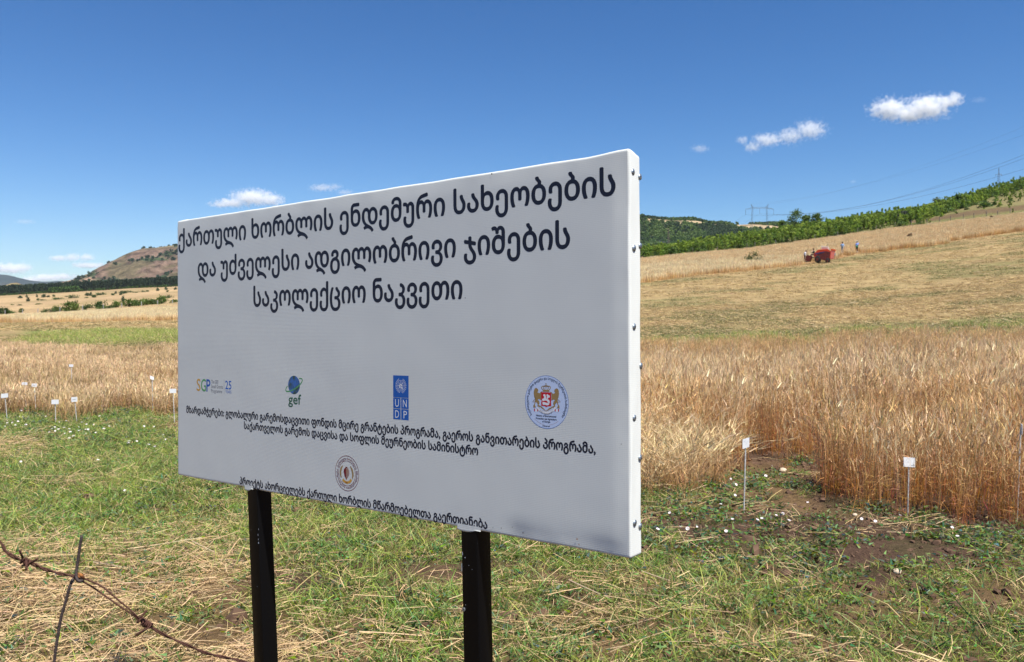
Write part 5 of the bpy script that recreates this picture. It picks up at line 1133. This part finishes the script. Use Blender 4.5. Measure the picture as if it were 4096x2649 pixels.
# ------------------------------------------------------------------ hills and mountains
def hill(name, prof, dist, depth, m, label=None, rough=.06, step=(220, 60), base_v=None, gully=0.0, seedx=0.0, colf=None):
    us = np.linspace(prof[0][0], prof[-1][0], step[0]); vs = np.interp(us, [p[0] for p in prof], [p[1] for p in prof])
    X = (us - CX) / FPX * dist; top = CAM_Z + dist * slope(vs)
    s = np.linspace(-1, 1, step[1]); V = np.zeros((len(us), len(s), 3)); 
    g0 = hgt(X, np.full_like(X, dist)) - 30
    shp = np.where(s < 0, sstep(-1, 0, s) ** .9, 1 - sstep(0, 1, s) * 1.0)
    for j, sj in enumerate(s):
        Yj = dist + sj * depth; XX = X * (Yj / dist)
        fr = fbm(XX / depth * 5 + seedx, np.full_like(XX, Yj / depth * 3) , 5) - .5
        gl = np.abs(fbm(XX / depth * 9 + seedx, np.full_like(XX, Yj / depth * 2.0), 4) - .5) * 2
        Hh = (top - g0)
        V[:, j, 0] = XX; V[:, j, 1] = Yj; V[:, j, 2] = g0 + Hh * (shp[j] * (1 + 0 * fr)) + Hh * (fr * rough * 4 - gl * gully) * (1 - abs(sj)) ** .5 * min(1, abs(sj) * 4) * (1 if sj < 0 else .3)
    idx = np.arange(len(us) * len(s)).reshape(len(us), len(s)); F = np.stack([idx[:-1, :-1], idx[1:, :-1], idx[1:, 1:], idx[:-1, 1:]], -1).reshape(-1, 4)
    Vf = V.reshape(-1, 3); cols = colf(V).reshape(-1, 3) if colf else None
    me = mesh_np(name, Vf, F, cols, smooth=True); me.materials.append(m); o = link(name, me); tag(o, label, None, None, 'structure'); return o, V
M_HILL, N, L, B = newmat('hillside_cover'); B.inputs['Roughness'].default_value = .95; B.inputs['Specular IOR Level'].default_value = .05
ha = N.new('ShaderNodeAttribute'); ha.attribute_name = 'col'; hg = N.new('ShaderNodeNewGeometry'); hn = N.new('ShaderNodeTexNoise'); hn.inputs['Scale'].default_value = .03; hn.inputs['Detail'].default_value = 10; hn.inputs['Roughness'].default_value = .65; L.new(hg.outputs['Position'], hn.inputs['Vector'])
hm = N.new('ShaderNodeMapRange'); hm.inputs[1].default_value = .35; hm.inputs[2].default_value = .65; hm.inputs[3].default_value = .45; hm.inputs[4].default_value = 1.6; L.new(hn.outputs[0], hm.inputs[0]); hv_ = N.new('ShaderNodeVectorMath'); hv_.operation = 'SCALE'; L.new(ha.outputs['Color'], hv_.inputs[0]); L.new(hm.outputs[0], hv_.inputs['Scale']); L.new(hv_.outputs[0], B.inputs['Base Color'])
bpn = N.new('ShaderNodeBump'); bpn.inputs['Strength'].default_value = .8; bpn.inputs['Distance'].default_value = 12; L.new(hn.outputs[0], bpn.inputs['Height']); L.new(bpn.outputs[0], B.inputs['Normal'])
def brown(V):
    x, y, z = V[..., 0], V[..., 1], V[..., 2]; C_ = np.empty(V.shape); C_[:] = (.125, .085, .062)
    def m_(c, w): C_[:] = C_ * (1 - w[..., None]) + np.array(c) * w[..., None]
    n = fbm(x * .006, z * .02 + y * .002, 5); m_((.30, .19, .13), sstep(.56, .70, n) * sstep(230, 60, z)); m_((.10, .085, .045), sstep(.52, .62, fbm(x * .008 + 9, z * .012 + 4 + y * .002, 5)) * .8)
    m_((.045, .060, .028), sstep(.60, .66, fbm(x * .012 + 30, z * .03 + y * .004, 4))); m_((.12, .115, .05), sstep(200, 240, z) * .7); m_((.48, .30, .20), sstep(.66, .72, fbm(x * .01 + 50, z * .03, 3)) * sstep(120, 70, z)); return C_
brown_h, BV = hill('brown_hill', [(120, 1160), (200, 1142), (240, 1132), (300, 1118), (350, 1098), (400, 1070), (440, 1052), (480, 1033), (520, 1012), (545, 1004), (570, 995), (600, 992), (640, 990), (710, 981), (900, 975), (1200, 1010), (1500, 1060), (1900, 1100)], 3000, 700, M_HILL, rough=.07, gully=.30, step=(300, 90), colf=brown)
def tan_(V):
    C_ = np.empty(V.shape); C_[:] = (.27, .20, .10); w = sstep(.5, .62, fbm(V[..., 0] * .02, V[..., 1] * .01, 4))[..., None]; return C_ * (1 - w) + np.array((.08, .085, .04)) * w
hill('tan_hill', [(-120, 1165), (-30, 1158), (20, 1143), (45, 1134), (68, 1131), (85, 1136), (110, 1146), (150, 1160)], 2300, 260, M_HILL, colf=tan_, step=(90, 40))
def blue_(V):
    C_ = np.empty(V.shape); C_[:] = (.020, .032, .028); w = sstep(.56, .66, fbm(V[..., 0] * .0009 + 4, V[..., 2] * .006, 4))[..., None] * .6; return C_ * (1 - w) + np.array((.07, .06, .05)) * w
hill('far_mountains', [(-900, 1120), (-400, 1085), (-150, 1092), (0, 1098), (30, 1101), (60, 1107), (90, 1116), (120, 1123), (175, 1128), (210, 1126), (235, 1124), (300, 1128), (420, 1140), (700, 1140)], 10500, 1900, M_HILL, colf=blue_, rough=.05, gully=.12)
def wood_(V):
    C_ = np.empty(V.shape); C_[:] = (.075, .085, .032); w = sstep(.52, .58, fbm(V[..., 0] * .008, V[..., 2] * .03 + V[..., 1] * .004, 4))[..., None]; return C_ * (1 - w) + np.array((.33, .25, .15)) * w
wood_h, WV = hill('wooded_hill', [(1200, 1090), (1900, 960), (2300, 890), (2500, 872), (2570, 874), (2640, 884), (2700, 886), (2740, 882), (2770, 884), (2820, 895), (2850, 900), (2900, 902), (2960, 907), (3050, 908), (3120, 903), (3160, 904), (3300, 915), (3700, 960)], 1800, 520, M_HILL, colf=wood_, rough=.04, gully=.10, step=(240, 80))
BRD = [joined_tree('broadleaf', n=110, rad=4.2, h=4.5, z0=.2, leaf=2.3, col=c, shape='oval', clumps=12, seed=80 + i) for i, c in enumerate([(.045, .075, .030), (.070, .115, .035), (.100, .150, .040), (.034, .058, .028)])]
nx, ny = WV.shape[:2]; ii = rs.uniform(0, nx - 1.01, 15000); jj = rs.uniform(2, (ny - 1) * .54, 15000); i0, j0 = ii.astype(int), jj.astype(int); fi, fj = (ii - i0)[:, None], (jj - j0)[:, None]
P = (WV[i0, j0] * (1 - fi) + WV[i0 + 1, j0] * fi) * (1 - fj) + (WV[i0, j0 + 1] * (1 - fi) + WV[i0 + 1, j0 + 1] * fi) * fj
cl_ = fbm(P[:, 0] * .008, P[:, 2] * .03 + P[:, 1] * .004, 4); tn = fbm(P[:, 0] * .010 + 7, P[:, 2] * .02, 3); k = cl_ < .56; P = P[k]; tn = tn[k] + rs.normal(0, .05, k.sum())
scatter('hill_forest', P - np.array([0, 0, .5]), BRD, idx=np.where(tn > .58, 0, np.where(tn > .50, 1, np.where(tn > .40, 2, 3))), scl=rs.uniform(.6, 1.3, len(P)), label='mixed dark and light green forest covering the far hill right of the sign', cat='forest', tilt=.05)
# small trees and shrubs on the brown hill
nx, ny = BV.shape[:2]; ii = rs.integers(0, nx - 1, 2600); jj = rs.integers(8, int(ny * .5), 2600); P = BV[ii, jj] + rs.normal(0, 6, (2600, 3)) * [1, 1, 0]; cl_ = fbm(P[:, 0] * .012 + 30, P[:, 2] * .03 + P[:, 1] * .004, 4); P = P[cl_ > .57]
scatter('hill_scrub', P, [BRD[0], BRD[3]], scl=rs.uniform(.8, 1.9, len(P)), label='dark scrub in the gullies of the brown hill', cat='scrub')
for u in (571, 604, 611, 618, 645, 652, 664, 681, 697, 703): 
    i = int(np.argmin(np.abs(BV[:, ny // 2, 0] / BV[:, ny // 2, 1] * FPX + CX - u))); p = BV[i, ny // 2]; o = link('hilltop_tree', BRD[0], None, None, (p[0], p[1], p[2] - 1)); s_ = random.uniform(.7, 1.5); o.scale = (s_,) * 3; tag(o, 'tiny dark tree on the flat top of the brown hill', 'tree', 'tiny trees along the top of the brown hill')

# ------------------------------------------------------------------ pylons and power lines
M_PYL = mat('galvanised_lattice', (.16, .18, .20), .6, .4, vs=3); M_RTW = mat('red_lattice', (.22, .13, .12), .7, vs=3); M_CAB = mat('aluminium_cable', (.09, .10, .12), .6, .2); M_INS = mat('glass_insulators', (.10, .13, .14), .3)
def lattice(mb, a, b, w0, w1, n, r=.055, axis=(1, 0, 0)):
    a, b = Vector(a), Vector(b); d = (b - a).normalized(); e = Vector(axis); e = (e - d * e.dot(d)).normalized(); f = d.cross(e)
    C4 = lambda t: [a.lerp(b, t) + e * sx_ * (w0 * (1 - t) + w1 * t) / 2 + f * sy_ * (w0 * (1 - t) + w1 * t) / 2 for sx_, sy_ in ((-1, -1), (1, -1), (1, 1), (-1, 1))]
    for k in range(4): mb.tube([C4(0)[k], C4(1)[k]], r, 4)
    for i in range(n):
        p, q = C4(i / n), C4((i + 1) / n)
        for k in range(4): mb.tube([p[k], q[(k + 1) % 4]], r * .6, 3)
def portal(name, u, d, vtop, label, mt, sc_=1.0, yaw=0.0):
    b = spot(u, d); topz = CAM_Z + d * float(slope(vtop)); H = topz - b.z; r = empty(name, b, yaw); tag(r, label, 'pylon', 'high-voltage pylons')
    k = d / FPX; ch = H - 15 * k * sc_        # cross-arm height
    arm = 56 * k * sc_; leg_t = 28 * k * sc_; leg_b = 33 * k * sc_
    for sx_, nm in ((-1, 'leg'), (1, 'leg')):
        mb = MB(); lattice(mb, (sx_ * leg_b, 0, -1), (sx_ * leg_t, 0, ch), 1.6, .9, 12); mb.build('leg', mt, r)
        mb = MB(); lattice(mb, (sx_ * leg_t, 0, ch), (sx_ * (leg_t + 6 * k * sc_), 0, H), .9, .25, 4); mb.build('horn', mt, r)
        MB().tube([(sx_ * (leg_t - 9 * k), 0, ch + .4), (sx_ * (leg_t + 5 * k), 0, H - 1.0)], .07, 4).build('brace', mt, r)
    mb = MB(); lattice(mb, (-leg_t, 0, ch), (leg_t, 0, ch), 1.2, 1.2, 12, axis=(0, 0, 1)); lattice(mb, (-arm, 0, ch - 1.3), (-leg_t, 0, ch), .3, 1.2, 5, axis=(0, 0, 1)); lattice(mb, (arm, 0, ch - 1.3), (leg_t, 0, ch), .3, 1.2, 5, axis=(0, 0, 1)); mb.build('cross_arm', mt, r)
    tips = []
    for x_ in (-arm, 0, arm):
        zt_ = ch - (1.4 if x_ else .5); zb_ = zt_ - 21 * k * sc_; MB().tube([(x_, 0, zt_), (x_, 0, zb_)], .11, 6).build('insulator', M_INS, r); tips.append(Vector(b) + Matrix.Rotation(yaw, 3, 'Z') @ Vector((x_, 0, zb_)))
    for sx_ in (-1, 1): tips.append(Vector(b) + Matrix.Rotation(yaw, 3, 'Z') @ Vector((sx_ * (leg_t + 6 * k * sc_), 0, H)))
    return tips
tips = portal('pylon', 3035, 800, 817, 'tall portal-shaped lattice pylon rising behind the thicket', M_PYL)
tips2 = portal('pylon', 2653, 1350, 960, 'faint distant portal pylon low against the wooded hill beside the sign', M_PYL, sc_=.56)
b = spot(2672, 1250); r = empty('lattice_mast', b); tag(r, 'slim reddish lattice mast against the wooded hill near the sign', 'mast', None); mb = MB(); lattice(mb, (0, 0, 0), (0, 0, CAM_Z + 1250 * float(slope(915)) - b.z), 3.5, .8, 14, .09); mb.build('mast_frame', M_RTW, r)
b = spot(3986, 560); H = CAM_Z + 560 * float(slope(672)) - b.z; r = empty('lattice_tower', b); tag(r, 'slender lattice tower with three short arms on the hill crest at the far right', 'pylon', 'high-voltage pylons')
mb = MB(); lattice(mb, (0, 0, 0), (0, 0, H - 7), 2.6, 1.0, 9, .06); lattice(mb, (0, 0, H - 7), (0, 0, H), 1.0, .12, 5, .05); mb.build('tower_frame', M_PYL, r)
for z_, w_ in ((H - 4.6, 2.1), (H - 9.0, 0), (H - 14.5, 2.9)):
    if w_:
        mb = MB(); lattice(mb, (-w_, 0, z_), (0, 0, z_ + .35), .1, .8, 3, .04, (0, 0, 1)); lattice(mb, (w_, 0, z_), (0, 0, z_ + .35), .1, .8, 3, .04, (0, 0, 1)); mb.build('arm', M_PYL, r)
        for s_ in (-1, 1): MB().tube([(s_ * w_, 0, z_), (s_ * w_, 0, z_ - 1.2)], .07, 5).build('insulator', M_INS, r)
def cable(a, b, sag, label, r_=.03, n=36):
    pts = [a.lerp(b, i / n) - Vector((0, 0, 4 * sag * (i / n) * (1 - i / n))) for i in range(n + 1)]
    o = Vector(pts[0]); mb = MB(); mb.tube([p - o for p in pts], r_, 4); c = mb.build('power_line', M_CAB, None, False, o); tag(c, label, 'power line', 'cables of the high-voltage line'); return c
def wpt(u, v, d): dx, dy, dz = ray(u, v); return Vector((dx * d, dy * d, CAM_Z + dz * d))
ends = [(4500, 545, 420), (4500, 470, 415), (4500, 445, 410)]
for t, (u, v, d), s_, lb in ((tips[0], ends[0], 13, 'lowest of the three thick power cables sweeping up to the right edge'), (tips[1], ends[1], 15, 'middle one of the three thick power cables sweeping up to the right edge'), (tips[2], ends[2], 14, 'highest of the three thick power cables sweeping up to the right edge'), (tips[3], (4500, 385, 420), 10, 'lower of the two faint earth wires above the power cables'), (tips[4], (4500, 330, 415), 10, 'upper of the two faint earth wires above the power cables')):
    cable(t, wpt(u, v, d), s_, lb, .055 if s_ > 10 else .025)
for t, t2, lb in ((tips[0], tips2[0], 'left power cable falling away from the portal pylon to the distant one'), (tips[1], tips2[1], 'middle power cable falling away from the portal pylon to the distant one'), (tips[2], tips2[2], 'right power cable falling away from the portal pylon to the distant one')):
    cable(t, t2, 12, lb, .045)

# ------------------------------------------------------------------ haze
def haze():
    mb = MB(); mb.box(-13500, 13500, -14400, 14400, -30, 1100); m = bpy.data.materials.new('air_haze'); m.use_nodes = True; N = m.node_tree.nodes; N.clear()
    out = N.new('ShaderNodeOutputMaterial'); pv = N.new('ShaderNodeVolumePrincipled'); pv.inputs['Color'].default_value = (.62, .76, 1.0, 1); pv.inputs['Density'].default_value = HAZE; pv.inputs['Anisotropy'].default_value = .0
    m.node_tree.links.new(pv.outputs[0], out.inputs['Volume']); o = mb.build('haze', m); tag(o, kind='stuff'); return o
HAZE = 2.0e-5
haze()

# ------------------------------------------------------------------ clouds: real volumes far beyond the haze
def cloud(lobes, label, dist=17500, dens=.010, seed=0.0, thick=.55):
    """lobes: (u, v, rx, ry) in photo pixels"""
    k = dist / FPX; uc_ = sum(l[0] for l in lobes) / len(lobes); vc_ = sum(l[1] for l in lobes) / len(lobes); c = wpt(uc_, vc_, dist)
    m = bpy.data.materials.new('cloud_vapour'); m.use_nodes = True; N = m.node_tree.nodes; L = m.node_tree.links; N.clear()
    out = N.new('ShaderNodeOutputMaterial'); vs_ = N.new('ShaderNodeVolumePrincipled'); vs_.inputs['Color'].default_value = (1, 1, 1, 1); vs_.inputs['Anisotropy'].default_value = .0
    tc = N.new('ShaderNodeTexCoord'); acc = None; R3 = []; pos = []
    for (u, v, rx, ry) in lobes:
        p = wpt(u, v, dist) - c; R_ = (rx * k, max(rx, ry) * k * thick, ry * k); pos.append(p); R3.append(R_)
        s = N.new('ShaderNodeVectorMath'); s.operation = 'SUBTRACT'; s.inputs[1].default_value = p; L.new(tc.outputs['Object'], s.inputs[0])
        d = N.new('ShaderNodeVectorMath'); d.operation = 'DIVIDE'; d.inputs[1].default_value = R_; L.new(s.outputs[0], d.inputs[0])
        ln = N.new('ShaderNodeVectorMath'); ln.operation = 'LENGTH'; L.new(d.outputs[0], ln.inputs[0])
        if acc is None: acc = ln.outputs['Value']
        else:
            mn = N.new('ShaderNodeMath'); mn.operation = 'SMOOTH_MIN'; mn.inputs[2].default_value = .3; L.new(acc, mn.inputs[0]); L.new(ln.outputs['Value'], mn.inputs[1]); acc = mn.outputs[0]
    big = max(max(r) for r in R3)
    nz = N.new('ShaderNodeTexNoise'); nz.inputs['Scale'].default_value = 4.2 / big; nz.inputs['Detail'].default_value = 8; nz.inputs['Roughness'].default_value = .66
    mp = N.new('ShaderNodeMapping'); mp.inputs['Location'].default_value = (seed * 777, seed * 333, 0); L.new(tc.outputs['Object'], mp.inputs[0]); L.new(mp.outputs[0], nz.inputs['Vector'])
    a = N.new('ShaderNodeMath'); a.operation = 'MULTIPLY_ADD'; a.inputs[1].default_value = 3.6; a.inputs[2].default_value = -1.85; L.new(nz.outputs[0], a.inputs[0])
    b_ = N.new('ShaderNodeMath'); b_.operation = 'ADD'; L.new(acc, b_.inputs[0]); L.new(a.outputs[0], b_.inputs[1])
    mr = N.new('ShaderNodeMapRange'); mr.inputs[1].default_value = 1.0; mr.inputs[2].default_value = .05; mr.inputs[3].default_value = 0; mr.inputs[4].default_value = dens * 1.0; L.new(b_.outputs[0], mr.inputs[0]); L.new(mr.outputs[0], vs_.inputs['Density']); L.new(vs_.outputs[0], out.inputs['Volume'])
    mb = MB(); lo = [min(p[i] - 1.5 * r[i] for p, r in zip(pos, R3)) for i in range(3)]; hi = [max(p[i] + 1.5 * r[i] for p, r in zip(pos, R3)) for i in range(3)]
    mb.box(lo[0], hi[0], lo[1], hi[1], lo[2], hi[2]); o = mb.build('cloud', m, None, False, c); tag(o, label, 'cloud', 'small white clouds'); return o
cloud([(3560, 437, 75, 42), (3640, 455, 80, 32), (3710, 430, 85, 45), (3780, 408, 60, 24), (3818, 392, 34, 24)], 'bright white two-humped cloud, highest and furthest right', dens=.012)
cloud([(3240, 520, 62, 36), (3160, 545, 50, 32), (3070, 560, 60, 26), (3010, 588, 34, 22), (2972, 560, 26, 16)], 'long wispy white cloud between the sign and the highest cloud', dens=.007, seed=1)
cloud([(2800, 596, 36, 16)], 'tiny faint cloud just right of the top corner of the sign', dens=.0035, seed=2)
cloud([(1010, 790, 85, 30), (930, 812, 70, 18), (1080, 800, 55, 26), (880, 818, 50, 11)], 'flat-bottomed white cloud above the left part of the sign', dens=.010, seed=3)
cloud([(1290, 752, 55, 15), (1340, 748, 30, 14)], 'thin pale cloud right of the flat-bottomed one', dens=.004, seed=4)
cloud([(1380, 770, 34, 12)], 'thin pale cloud resting on the top edge of the sign', dens=.004, seed=5)
cloud([(40, 1075, 70, 22), (95, 1072, 36, 20)], 'white cloud at the far left above the blue mountains', dens=.013, seed=6)
cloud([(190, 1112, 80, 15), (250, 1108, 60, 14), (120, 1120, 60, 10)], 'long low white cloud lying over the saddle of the mountains', dens=.013, seed=7)
cloud([(235, 1033, 40, 12), (290, 1030, 34, 16), (345, 1030, 34, 15)], 'pale cloud bank, higher of the two beside the brown hill', dens=.013, seed=8)
cloud([(360, 1062, 62, 12), (320, 1060, 30, 10)], 'pale flat cloud, lower of the two beside the brown hill', dens=.013, seed=9)
cloud([(100, 887, 40, 10)], 'very faint small cloud in the blue sky at the far left', dens=.0022, seed=10)
cloud([(3412, 727, 14, 8)], 'tiny faint cloud above the power lines', dens=.003, seed=11)
cloud([(3915, 400, 34, 12)], 'faint wisp right of the bright two-humped cloud', dens=.0010, seed=12)
